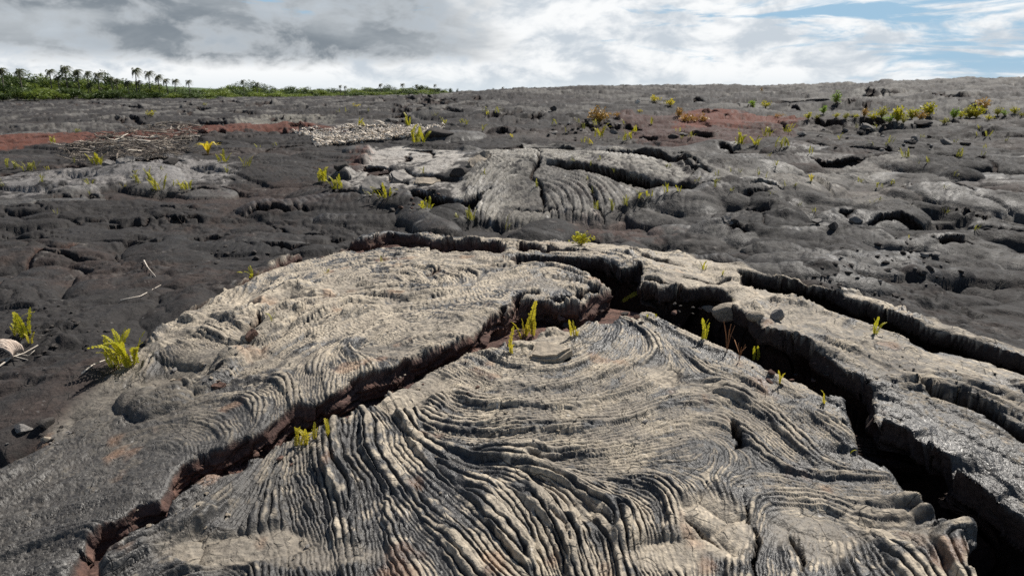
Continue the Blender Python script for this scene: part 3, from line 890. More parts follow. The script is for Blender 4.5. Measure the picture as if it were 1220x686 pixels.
# greyer, paler lobes: on the right and far away
c_r = on_ground(1000, 240)
rightm = np.exp(-(((X - c_r[0]) / 3.6) ** 2 + ((Y - c_r[1]) / 2.6) ** 2))
lobe_t = (cid * 0.6 + cidb * 0.25 + 0.25 * n_a) * (0.30 + 0.8 * rightm)
col = lerp(col, C(0.11, 0.102, 0.094), np.clip(sm(lobe_t, 0.16, 0.60) * (0.35 + 0.65 * rightm), 0, 1))
col = lerp(col, C(0.056, 0.052, 0.050), sm(RAD, 12, 40) * (0.45 + 0.4 * sm(n_a + n_f, -0.3, 0.4)))
col = lerp(col, C(0.20, 0.19, 0.175), sm(RAD, 14, 40) * sm(cidc * 0.6 + cid * 0.6 + 0.25 * n_b + 0.2 * n_a, 0.76, 1.0) * 0.7)
col = lerp(col, C(0.112, 0.107, 0.101), (LID > 0.55) * sm(n_b + n_a, -0.9, 0.2) * 0.75)
col = lerp(col, C(0.035, 0.034, 0.034), ((LID > 0.02) & (LID < 0.22)) * 0.6)
# pale grey skins
PALE = [(t1((0, 440), (200, 425), (450, 385), (600, 375), (780, 390), (830, 430), (800, 470), (640, 480), (500, 470), (380, 478), (200, 500), (60, 500), (0, 480)), 0.8, C(0.27, 0.255, 0.245)),
        (t2((150, 395), (200, 340), (280, 330), (490, 352), (480, 400), (330, 430), (320, 455), (500, 458), (510, 520), (310, 485), (260, 465), (240, 500), (100, 492)), 0.95, C(0.36, 0.335, 0.305)),
        (t2((510, 490), (530, 420), (620, 345), (730, 330), (900, 338), (1100, 360), (1250, 400), (1290, 450), (1100, 440), (900, 400), (740, 390), (640, 440), (640, 560), (540, 590)), 0.85, C(0.36, 0.34, 0.305)),
        (MDOME, 0.6, C(0.24, 0.225, 0.20)),
        (t2((780, 400), (1000, 440), (1100, 500), (990, 570), (850, 560), (760, 480)), 0.5, C(0.22, 0.21, 0.195)),
        (t3((0, 380), (100, 400), (340, 450), (560, 430), (780, 400), (830, 420), (560, 470), (520, 520), (340, 520), (200, 470), (0, 470)), 0.7, C(0.28, 0.265, 0.24)),
        (t3((560, 500), (760, 500), (860, 560), (700, 580), (520, 550)), 0.5, C(0.28, 0.26, 0.235)),
        (t3((620, 160), (700, 140), (760, 150), (740, 175), (640, 178)), 0.7, C(0.25, 0.24, 0.22)),
        (t1((830, 265), (1000, 235), (1190, 240), (1180, 270), (850, 275)), 0.6, C(0.25, 0.235, 0.2)),
        ]
for pts, s, c in PALE:
    m = soft_poly(pts, X, Y, 0.13, n_b * 1.6 + n_a) * s * sm(n_b + n_c * 0.6 + 0.6 * n_a, -0.75, 0.15)
    col = lerp(col, c, m)
# pale flakes and dark pits that pepper the flow
pep = perlin(X * 3.1, Y * 3.1, 461) + 0.7 * perlin(X * 8.3, Y * 8.3, 462) + 0.5 * perlin(X * 19, Y * 19, 463)
col = lerp(col, C(0.20, 0.185, 0.17), (1 - tum) * sm(pep + 0.3 * n_f, 0.65, 1.15) * (0.35 + 0.45 * sm(RAD, 10, 25)))
col = lerp(col, C(0.34, 0.32, 0.295), (1 - tum) * sm(pep + 0.4 * n_a, 1.15, 1.5) * 0.6)
col = lerp(col, C(0.028, 0.026, 0.025), (1 - tum) * sm(-pep, 0.55, 1.1) * 0.7)
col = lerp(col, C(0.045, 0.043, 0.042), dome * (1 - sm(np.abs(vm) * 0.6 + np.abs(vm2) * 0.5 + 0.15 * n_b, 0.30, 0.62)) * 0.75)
# bleached mineral bloom
bloom = sm(n_b * 0.7 + n_c * 0.5 + n_a * 0.5, 0.55, 1.0) * np.clip(dome + lslab + 0.5 * rightm, 0, 1)
col = lerp(col, C(0.50, 0.48, 0.45), bloom * 0.8)
# red cinder
RED = [([(-60, 166), (0, 163), (44, 160), (134, 160), (235, 154), (336, 152), (400, 155), (420, 158), (319, 160), (235, 161), (134, 166), (50, 172), (0, 177), (-60, 182)], 0.9, C(0.150, 0.058, 0.040)),
       (t2((1010, 215), (1100, 225), (1220, 232), (1290, 215), (1400, 212), (1650, 240), (1640, 290), (1560, 300), (1400, 330), (1220, 330), (1100, 310), (1050, 270)), 0.7, C(0.100, 0.050, 0.042)),
       (t3((30, 225), (110, 215), (200, 215), (240, 225), (320, 225), (430, 232), (470, 248), (440, 262), (300, 255), (230, 262), (120, 262), (20, 270)), 0.8, C(0.165, 0.055, 0.036)),
       (t2((120, 400), (150, 380), (160, 350), (110, 380)), 0.5, C(0.2, 0.08, 0.055)),
       ([(700, 262), (740, 258), (790, 280), (760, 290), (700, 282)], 0.35, C(0.17, 0.10, 0.08))]
redm = np.zeros_like(X)
for pts, s, c in RED:
    m = soft_poly(pts, X, Y, 0.22, n_b * 1.6 + n_a) * s * (0.7 + 0.3 * sm(n_c + n_b, -0.6, 0.3))
    redm = np.maximum(redm, m)
    col = lerp(col, c, m)
col = col * (1 - 0.17 * (1 - tum) * (1 - dome) * (1 - lslab))[:, None]
# near tumulus: tan weathered crests, blue-black glassy skin kept in the creases and on fresh ropes
tan = np.tile(C(0.43, 0.370, 0.290), (len(X), 1))
tan = lerp(tan, C(0.29, 0.255, 0.21), sm(n_a, -0.2, 0.6))
tan = lerp(tan, C(0.42, 0.36, 0.275), sm(n_b + 0.5 * n_a, 0.2, 0.9) * 0.6)
c_lb = on_ground(20, 640)
darkl = np.exp(-(((X - c_lb[0]) / 1.15) ** 2 + ((Y - c_lb[1]) / 0.85) ** 2))
c_rb = on_ground(1180, 560)
darkr = np.exp(-(((X - c_rb[0]) / 0.8) ** 2 + ((Y - c_rb[1]) / 0.6) ** 2))
c_ll = on_ground(30, 490)
darkll = np.exp(-(((X - c_ll[0]) / 1.0) ** 2 + ((Y - c_ll[1]) / 0.6) ** 2))
c_ul = on_ground(430, 385)
paleul = np.exp(-(((X - c_ul[0]) / 1.5) ** 2 + ((Y - c_ul[1]) / 1.3) ** 2))
c_sh = on_ground(230, 430)
paleul = np.maximum(paleul, np.exp(-(((X - c_sh[0]) / 0.7) ** 2 + ((Y - c_sh[1]) / 0.5) ** 2)))
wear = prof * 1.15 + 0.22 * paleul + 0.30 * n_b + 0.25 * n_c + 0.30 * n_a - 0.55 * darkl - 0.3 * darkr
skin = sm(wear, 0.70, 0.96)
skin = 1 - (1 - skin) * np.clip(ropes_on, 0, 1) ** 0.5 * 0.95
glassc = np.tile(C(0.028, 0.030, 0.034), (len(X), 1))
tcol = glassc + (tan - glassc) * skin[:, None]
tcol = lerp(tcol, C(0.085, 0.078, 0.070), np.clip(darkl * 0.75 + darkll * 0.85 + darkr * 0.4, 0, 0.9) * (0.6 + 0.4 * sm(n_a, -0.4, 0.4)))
# grey and rusty patches on smooth skin
tcol = lerp(tcol, C(0.15, 0.145, 0.145), sm(n_a * 0.6 + n_b * 0.8, 0.35, 0.8) * (1 - ropes_on) * 0.4)
tcol = lerp(tcol, C(0.30, 0.17, 0.10), sm(fbm(X * 4, Y * 4, 3, 431), 0.55, 0.85) * 0.4)
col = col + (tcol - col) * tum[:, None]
# white salt specks
speck = sm(perlin(X * 55, Y * 55, 441) + 0.4 * n_b, 0.82, 0.95) * (RAD < 9)
col = lerp(col, C(0.6, 0.58, 0.55), speck * 0.5 * (0.3 + 0.7 * tum))
# broken faces inside the cracks: red-brown rock, with shade painted in as black
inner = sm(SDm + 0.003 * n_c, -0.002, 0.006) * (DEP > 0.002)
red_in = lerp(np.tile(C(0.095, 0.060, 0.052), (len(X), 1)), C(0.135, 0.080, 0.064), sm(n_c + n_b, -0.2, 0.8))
shade_in = np.tile(C(0.040, 0.033, 0.030), (len(X), 1))
icol = red_in + (shade_in - red_in) * BLK[:, None]
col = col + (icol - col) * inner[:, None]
col = np.clip(col * (1 + 0.10 * n_c + 0.08 * fbm(X * 60, Y * 60, 2, 451))[:, None], 0.012, 0.7)
rgh = 0.80 + 0.12 * n_b + 0.08 * n_a
rgh = rgh - 0.22 * (LID > 0.4) * sm(n_a, -0.4, 0.4)
rgh = rgh + (0.46 + 0.30 * skin + 0.08 * n_a - rgh) * tum
rgh = np.clip(np.where(inner > 0.3, 0.9, rgh), 0.3, 0.95).astype(np.float32)
smoothness = np.clip(1 - rub, 0, 1) * (1 - inner)


# ------------------------------------------------------------------ materials
def new_mat(name):
    m = bpy.data.materials.new(name)
    m.use_nodes = True
    t = m.node_tree
    b = t.nodes['Principled BSDF']
    return m, t, G(t), b


def lava_material():
    m, t, g, b = new_mat('lava_rock')
    geo = N(t, 'ShaderNodeNewGeometry')
    pos = geo.outputs['Position']
    a = N(t, 'ShaderNodeAttribute', attribute_name='col')
    r = N(t, 'ShaderNodeAttribute', attribute_name='rgh')
    s = N(t, 'ShaderNodeAttribute', attribute_name='tan')
    nf = g.noise(pos, 55, 5, 0.6)
    nm = g.noise(pos, 9, 5, 0.6)
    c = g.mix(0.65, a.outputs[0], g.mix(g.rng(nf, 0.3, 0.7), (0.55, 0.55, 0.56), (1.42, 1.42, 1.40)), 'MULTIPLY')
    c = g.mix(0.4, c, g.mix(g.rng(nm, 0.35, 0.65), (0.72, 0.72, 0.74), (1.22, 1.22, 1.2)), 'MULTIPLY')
    # hairline cooling cracks
    wv = N(t, 'ShaderNodeVectorMath', operation='ADD')
    nz = N(t, 'ShaderNodeTexNoise')
    nz.inputs['Scale'].default_value = 5
    t.links.new(pos, nz.inputs['Vector'])
    sc = N(t, 'ShaderNodeVectorMath', operation='SCALE')
    sc.inputs['Scale'].default_value = 0.35
    t.links.new(nz.outputs['Color'], sc.inputs[0])
    t.links.new(pos, wv.inputs[0])
    t.links.new(sc.outputs[0], wv.inputs[1])
    vo = N(t, 'ShaderNodeTexVoronoi', feature='DISTANCE_TO_EDGE')
    vo.inputs['Scale'].default_value = 7.5
    t.links.new(wv.outputs[0], vo.inputs['Vector'])
    hair = g.rng(vo.outputs['Distance'], 0.004, 0.022, 1.0, 0.0)
    hairm = g.math('MULTIPLY', hair, g.rng(nm, 0.44, 0.55))
    c = g.mix(g.math('MULTIPLY', hairm, 0.7), c, (0.035, 0.033, 0.032))
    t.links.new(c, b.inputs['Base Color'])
    t.links.new(g.math('ADD', r.outputs['Fac'], g.rng(nf, 0.3, 0.7, -0.08, 0.1)), b.inputs['Roughness'])
    t.links.new(g.rng(r.outputs['Fac'], 0.40, 0.75, 0.42, 0.15), b.inputs['Specular IOR Level'])
    bp = N(t, 'ShaderNodeBump')
    bp.inputs['Strength'].default_value = 0.8
    bp.inputs['Distance'].default_value = 0.006
    hsum = g.math('ADD', nf, g.math('MULTIPLY', g.noise(pos, 160, 3, 0.6), 0.35))
    hsum = g.math('SUBTRACT', hsum, g.math('MULTIPLY', hairm, 0.9))
    t.links.new(hsum, bp.inputs['Height'])
    bp2 = N(t, 'ShaderNodeBump')
    bp2.inputs['Strength'].default_value = 0.75
    bp2.inputs['Distance'].default_value = 0.03
    t.links.new(nm, bp2.inputs['Height'])
    t.links.new(bp2.outputs[0], bp.inputs['Normal'])
    t.links.new(bp.outputs[0], b.inputs['Normal'])
    return m


LAVA = lava_material()

# ------------------------------------------------------------------ split the land into slabs and ground
lab = np.zeros(len(X), np.int8)
SLABS = [
    ('lava_slab', [(-250, 900), (-200, 700), (-60, 600), (40, 540), (95, 490), (132, 452), (180, 402), (235, 370), (288, 348), (345, 320), (420, 300), (467, 292), (540, 302), (606, 306), (606, 316), (612, 316), (640, 317), (690, 325), (725, 340), (740, 348), (735, 365), (680, 385), (600, 405), (540, 432), (480, 458), (400, 500), (300, 548), (220, 595), (150, 645), (90, 720), (60, 900)],
     'huge tan and charcoal ropy lava slab left of the long reddish diagonal crack', 'large crust slabs of the near lava mound'),
    ('lava_slab', [(60, 900), (90, 720), (150, 645), (220, 595), (300, 548), (400, 500), (480, 458), (540, 432), (600, 405), (680, 390), (735, 375), (800, 385), (880, 420), (1000, 480), (1030, 540), (1110, 600), (1150, 640), (1200, 720), (1250, 900)],
     'big fan of swirling ropy lava in the bottom centre between the two cracks', 'large crust slabs of the near lava mound'),
    ('lava_slab', [(1250, 900), (1200, 720), (1150, 640), (1110, 580), (1050, 520), (1030, 480), (900, 395), (870, 372), (868, 345), (905, 346), (990, 370), (1100, 412), (1230, 458), (1330, 498), (1500, 560), (1500, 900)],
     'long tan lava slab on the right between the wide black chasm and the upper rim', 'large crust slabs of the near lava mound'),
    ('lava_slab', [(876, 332), (905, 334), (960, 344), (1030, 360), (1100, 386), (1160, 410), (1230, 438), (1400, 500), (1400, 540), (1330, 498), (1230, 458), (1100, 412), (990, 370), (905, 346)],
     'narrow raised tan slab rim running to the right edge above a black gap', 'large crust slabs of the near lava mound'),
    ('lava_slab', [(606, 316), (606, 300), (612, 292), (700, 293), (800, 303), (870, 322), (890, 340), (868, 345), (870, 372), (810, 370), (760, 352), (740, 340), (700, 322), (640, 315)],
     'pale plated lava crust at the top of the near mound behind the dark chasm', 'large crust slabs of the near lava mound'),
    ('lava_slab', [(276, 350), (345, 311), (420, 290), (467, 280), (540, 283), (606, 288), (606, 303), (540, 300), (467, 291), (420, 299), (345, 319), (288, 348)],
     'thin uplifted crust rim along the far left edge of the near mound', 'large crust slabs of the near lava mound'),
    ('lava_slab', MDOME, 'grey wrinkled lava dome in the middle distance split by black cracks', 'broken crust of the middle lava mound'),
    ('lava_slab', LSL, 'broken pale grey lava plates left of the wrinkled middle dome', 'broken crust of the middle lava mound'),
    ('lava_slab', t1((0, 440), (200, 425), (450, 385), (600, 375), (780, 390), (830, 430), (800, 470), (640, 480), (500, 470), (380, 478), (200, 500), (60, 500), (0, 480)),
     'flat pale grey lava swell at left in front of the heap of dead branches', 'broken crust of the left flow'),
    ('lava_slab', t3((430, 300), (470, 270), (560, 265), (700, 280), (750, 310), (760, 345), (640, 342), (560, 336), (480, 308)),
     'dark overhanging lava tongue right of the middle above a black hollow', 'broken crust of the right flow'),
    ('lava_slab', t3((680, 625), (690, 600), (760, 585), (860, 588), (980, 610), (1090, 640), (1090, 655), (1000, 645), (880, 632), (760, 612)),
     'long squeezed up lava tube with a dark underside near the right edge', 'broken crust of the right flow'),
]
for i, (nm_, poly, lb, gp) in enumerate(SLABS):
    P = world_poly(poly)
    lo, hi = P.min(0), P.max(0)
    s = np.nonzero((X >= lo[0]) & (X <= hi[0]) & (Y >= lo[1]) & (Y <= hi[1]) & (lab == 0))[0]
    if len(s):
        _, _, _, ins = seg_dist(P, X[s] + 0.01 * n_c[s], Y[s])
        ok = ins & (SDm[s] < 0.045)
        lab[s[ok]] = i + 1

ii, jj = np.meshgrid(np.arange(NR - 1), np.arange(NA), indexing='ij')
j2 = (jj + 1) % NA
quads = np.stack([ii * NA + jj, ii * NA + j2, (ii + 1) * NA + j2, (ii + 1) * NA + jj], -1).reshape(-1, 4)[:, ::-1]
qlab = lab[quads[:, 0]]
verts = np.stack([X2, Y2, Z], -1).astype(np.float32)
tanm = tum.astype(np.float32)


def grid_object(name, sel, origin=True):
    q = quads[sel]
    used, inv = np.unique(q, return_inverse=True)
    q = inv.reshape(-1, 4)
    v = verts[used]
    o0 = np.array([v[:, 0].mean(), v[:, 1].mean(), v[:, 2].min()], np.float32) if origin else np.zeros(3, np.float32)
    me = bpy.data.meshes.new(name)
    me.vertices.add(len(v))
    me.vertices.foreach_set('co', (v - o0).ravel())
    me.loops.add(q.size)
    me.loops.foreach_set('vertex_index', q.ravel().astype(np.int32))
    me.polygons.add(len(q))
    me.polygons.foreach_set('loop_start', np.arange(0, q.size, 4, dtype=np.int32))
    me.polygons.foreach_set('loop_total', np.full(len(q), 4, np.int32))
    me.polygons.foreach_set('use_smooth', np.ones(len(q), bool))
    me.update()
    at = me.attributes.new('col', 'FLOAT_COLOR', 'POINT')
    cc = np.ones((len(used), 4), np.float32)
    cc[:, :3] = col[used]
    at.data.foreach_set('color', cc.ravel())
    at = me.attributes.new('rgh', 'FLOAT', 'POINT')
    at.data.foreach_set('value', rgh[used])
    me.materials.append(LAVA)
    o = bpy.data.objects.new(name, me)
    o.location = o0.tolist()
    scene.collection.objects.link(o)
    return o


ground = grid_object('ground', qlab == 0, False)
ground['kind'] = 'structure'
for i, (nm_, poly, lb, gp) in enumerate(SLABS):
    s = qlab == i + 1
    if s.sum() > 30:
        o = grid_object(nm_, s)
        o['label'] = lb
        o['category'] = 'lava slab'
        o['group'] = gp
        o['kind'] = 'thing'

Zg = Z.reshape(NR, NA)


def ground_z(x, y):
    r = math.hypot(x, y)
    a = math.atan2(x, y)
    i = int(np.clip(np.searchsorted(rr, r), 1, NR - 1))
    j = int(np.clip(round((a + FINE) / (2 * FINE) * (NF - 1)), 0, NF - 1))
    return float(Zg[i, j])


_RI = np.arange(NR)


def hit(px, py):
    """point of the finished land seen through a photo pixel (used to stand plants and stones on it)"""
    d = cam_ray(px, py)
    a = math.atan2(d.x, d.y)
    j = int(np.clip(round((a + FINE) / (2 * FINE) * (NF - 1)), 0, NF - 1))
    slope = d.z / math.hypot(d.x, d.y)
    zr = CAM_H + slope * rr
    m = (zr < Zg[:, j]) & (rr > 1.5)
    i = int(np.argmax(m)) if m.any() else int(np.searchsorted(rr, 90))
    r = rr[i]
    return Vector((r * math.sin(a), r * math.cos(a), float(Zg[i, j])))

#PART2

# ------------------------------------------------------------------ mesh collecting
class MB:
    def __init__(s):
        s.v, s.f, s.m = [], [], []

    def face(s, pts, mi=0):
        i = len(s.v)
        s.v += [tuple(p) for p in pts]
        s.f.append(tuple(range(i, i + len(pts))))
        s.m.append(mi)

    def tube(s, pts, rad, n=6, mi=0):
        base = len(s.v)
        pts = [Vector(p) for p in pts]
        for k, p in enumerate(pts):
            t = (pts[min(k + 1, len(pts) - 1)] - pts[max(k - 1, 0)]).normalized()
            a = t.orthogonal().normalized() if k == 0 else (a - t * a.dot(t)).normalized()
            b = t.cross(a)
            r = rad[k] if isinstance(rad, (list, tuple)) else rad
            for q in range(n):
                w = 2 * math.pi * q / n
                s.v.append(tuple(p + (a * math.cos(w) + b * math.sin(w)) * r))
        for k in range(len(pts) - 1):
            for q in range(n):
                i, j = base + k * n + q, base + k * n + (q + 1) % n
                s.f.append((i, j, j + n, i + n))
                s.m.append(mi)
        s.f.append(tuple(base + q for q in range(n))[::-1])
        s.f.append(tuple(base + (len(pts) - 1) * n + q for q in range(n)))
        s.m += [mi, mi]

    def mesh(s, name, mats, smooth=False):
        me = bpy.data.meshes.new(name)
        me.from_pydata(s.v, [], s.f)
        for m in (mats if isinstance(mats, (list, tuple)) else [mats]):
            me.materials.append(m)
        me.polygons.foreach_set('material_index', s.m)
        if smooth:
            me.polygons.foreach_set('use_smooth', [True] * len(s.f))
        me.update()
        return me


def link(name, me, parent=None, loc=None, rot=None, scale=None, label=None, cat=None, group=None, kind=None):
    o = bpy.data.objects.new(name, me)
    scene.collection.objects.link(o)
    if parent:
        o.parent = parent
    if loc is not None:
        o.location = loc
    if rot is not None:
        o.rotation_euler = rot
    if scale is not None:
        o.scale = scale if hasattr(scale, '__len__') else (scale,) * 3
    for k, v in (('label', label), ('category', cat), ('group', group), ('kind', kind)):
        if v:
            o[k] = v
    return o


def leaf_mat(name, c1, c2, trans=0.45, rough=0.5):
    m, t, g, b = new_mat(name)
    geo = N(t, 'ShaderNodeNewGeometry')
    oi = N(t, 'ShaderNodeObjectInfo')
    f = g.math('ADD', g.math('MULTIPLY', geo.outputs['Random Per Island'], 0.7), g.math('MULTIPLY', oi.outputs['Random'], 0.3))
    c = g.mix(f, c1, c2)
    t.links.new(c, b.inputs['Base Color'])
    b.inputs['Roughness'].default_value = rough
    b.inputs['Specular IOR Level'].default_value = 0.3
    tr = N(t, 'ShaderNodeBsdfTranslucent')
    t.links.new(c, tr.inputs[0])
    mx = N(t, 'ShaderNodeMixShader')
    mx.inputs[0].default_value = trans
    t.links.new(b.outputs[0], mx.inputs[1])
    t.links.new(tr.outputs[0], mx.inputs[2])
    t.links.new(mx.outputs[0], t.nodes['Material Output'].inputs[0])
    return m


def rough_mat(name, c1, c2, scale=30, rough=0.9, bump=0.004):
    m, t, g, b = new_mat(name)
    tcn = N(t, 'ShaderNodeTexCoord')
    oi = N(t, 'ShaderNodeObjectInfo')
    n = g.noise(tcn.outputs['Object'], scale, 5, 0.65)
    f = g.math('ADD', g.rng(n, 0.3, 0.7, 0, 0.75), g.math('MULTIPLY', oi.outputs['Random'], 0.25))
    t.links.new(g.mix(f, c1, c2), b.inputs['Base Color'])
    b.inputs['Roughness'].default_value = rough
    b.inputs['Specular IOR Level'].default_value = 0.25
    bp = N(t, 'ShaderNodeBump')
    bp.inputs['Distance'].default_value = bump
    bp.inputs['Strength'].default_value = 0.8
    t.links.new(n, bp.inputs['Height'])
    t.links.new(bp.outputs[0], b.inputs['Normal'])
    return m


M_FERN = leaf_mat('fern_leaf', (0.34, 0.35, 0.02), (0.58, 0.50, 0.03))
M_FERNY = leaf_mat('yellow_fern_leaf', (0.50, 0.42, 0.03), (0.60, 0.50, 0.04))
M_DULL = leaf_mat('dull_fern_leaf', (0.26, 0.27, 0.045), (0.44, 0.40, 0.07), 0.4)
M_ORANGE = leaf_mat('dry_orange_grass', (0.42, 0.22, 0.06), (0.52, 0.36, 0.09), 0.3)
M_GREEN = leaf_mat('fresh_green_leaf', (0.16, 0.27, 0.03), (0.28, 0.38, 0.05))
M_STEM = rough_mat('plant_stem', (0.20, 0.15, 0.05), (0.33, 0.27, 0.08), 60)
M_DRY = rough_mat('dry_red_stalk', (0.22, 0.09, 0.04), (0.34, 0.18, 0.09), 60)
M_WOOD = rough_mat('weathered_wood', (0.13, 0.105, 0.085), (0.30, 0.26, 0.215), 14)
M_PALEW = rough_mat('bleached_wood', (0.52, 0.45, 0.37), (0.76, 0.69, 0.60), 20)
M_TANR = rough_mat('tan_lava_rock', (0.17, 0.15, 0.125), (0.43, 0.36, 0.275), 6, 0.85, 0.012)
M_GREYR = rough_mat('grey_lava_rock', (0.10, 0.095, 0.09), (0.27, 0.25, 0.23), 9)
M_DARKR = rough_mat('dark_lava_rock', (0.030, 0.027, 0.025), (0.085, 0.075, 0.068), 12)
M_BROWNR = rough_mat('brown_lava_rock', (0.07, 0.045, 0.037), (0.17, 0.10, 0.075), 12)
M_TREE = leaf_mat('tree_leaf', (0.040, 0.070, 0.018), (0.10, 0.14, 0.03), 0.25)
M_TREE2 = leaf_mat('light_tree_leaf', (0.11, 0.16, 0.028), (0.24, 0.29, 0.05), 0.35)
M_PALM = leaf_mat('palm_leaf', (0.07, 0.085, 0.035), (0.16, 0.165, 0.07), 0.3)
M_BARK = rough_mat('bark', (0.09, 0.075, 0.06), (0.22, 0.19, 0.15), 3)


# ------------------------------------------------------------------ ferns
def frond_mesh(seed, mat, bend, n=17, wid=0.085):
    """one narrow frond, 1 m long, rising along +Z and arching toward +X; pinnae in two rows"""
    r = random.Random(seed)
    b = MB()
    P = []
    for k in range(13):
        t = k / 12
        a = bend * t * t
        P.append(Vector((a * 0.55 * t, 0.03 * math.sin(t * 5 + seed), t * (1 - 0.22 * a * t))))
    b.tube(P, [0.011 * (1 - 0.75 * k / 12) for k in range(13)], 3, 1)

    def at(t):
        q = t * 12
        i = min(int(q), 11)
        return P[i].lerp(P[i + 1], q - i), (P[i + 1] - P[i]).normalized()
    for k in range(n):
        t = 0.10 + 0.89 * k / (n - 1)
        p, d = at(t)
        L = wid * (math.sin(math.pi * (0.12 + 0.80 * t)) ** 0.6) * r.uniform(0.8, 1.15)
        w = 0.5 * 0.80 / n * 1.35
        for sg in (-1, 1):
            side = Vector((r.uniform(-.25, .25), sg, 0)).normalized()
            tip = p + side * L + d * L * r.uniform(0.25, 0.55) + Vector((r.uniform(-.02, .02), 0, 0))
            m1 = p + side * L * 0.5 + d * (w + L * 0.18)
            m2 = p + side * L * 0.5 - d * (w - L * 0.12)
            b.face([p - d * w * 0.4, m2, tip, m1, p + d * w * 0.4], 0)
    return b.mesh('frond', [mat, M_STEM])


FR = {}
for nm_, mt in (('green', M_FERN), ('yellow', M_FERNY), ('dull', M_DULL)):
    FR[nm_] = [frond_mesh(i, mt, bd, wid=w_) for i, (bd, w_) in enumerate(((0.15, 0.10), (0.5, 0.11), (0.9, 0.12), (0.3, 0.085)))]


def px_size(p, px):
    return px * (cam.matrix_world.inverted() @ p).z * -1 / F


bpy.context.view_layer.update()
FERN_GROUP = 'ferns growing from cracks in the lava'


def fern(px, py, h, n, spread, kind, label, lean=0.0, group=FERN_GROUP):
    """a fern rooted where the photo shows its foot; h is its height in photo pixels"""
    r = random.Random(int(px * 7 + py * 13))
    p = hit(px, py)
    H = px_size(p, h) * 1.12
    root = link('fern', None, loc=p - Vector((0, 0, 0.01)), label=label, cat='fern', group=group)
    root.empty_display_size = 0.05
    for k in range(n):
        me = r.choice(FR[kind])
        L = H * (1.0 if k == 0 else r.uniform(0.45, 0.98)) * 1.04
        az_ = r.uniform(0, 2 * math.pi)
        ti = 0 if n == 1 else r.uniform(0.05, 0.5) * spread
        off = Vector((r.uniform(-1, 1), r.uniform(-.6, .6), 0)) * H * 0.35 * spread * (0 if n == 1 else 1)
        o = link('frond', me, root, off, scale=L)
        o.rotation_euler = (Matrix.Rotation(lean, 3, 'Y') @ Matrix.Rotation(az_, 3, 'Z') @ Matrix.Rotation(ti, 3, 'Y') @ Matrix.Rotation(r.uniform(-.8, .8), 3, 'Z')).to_euler()
    return root


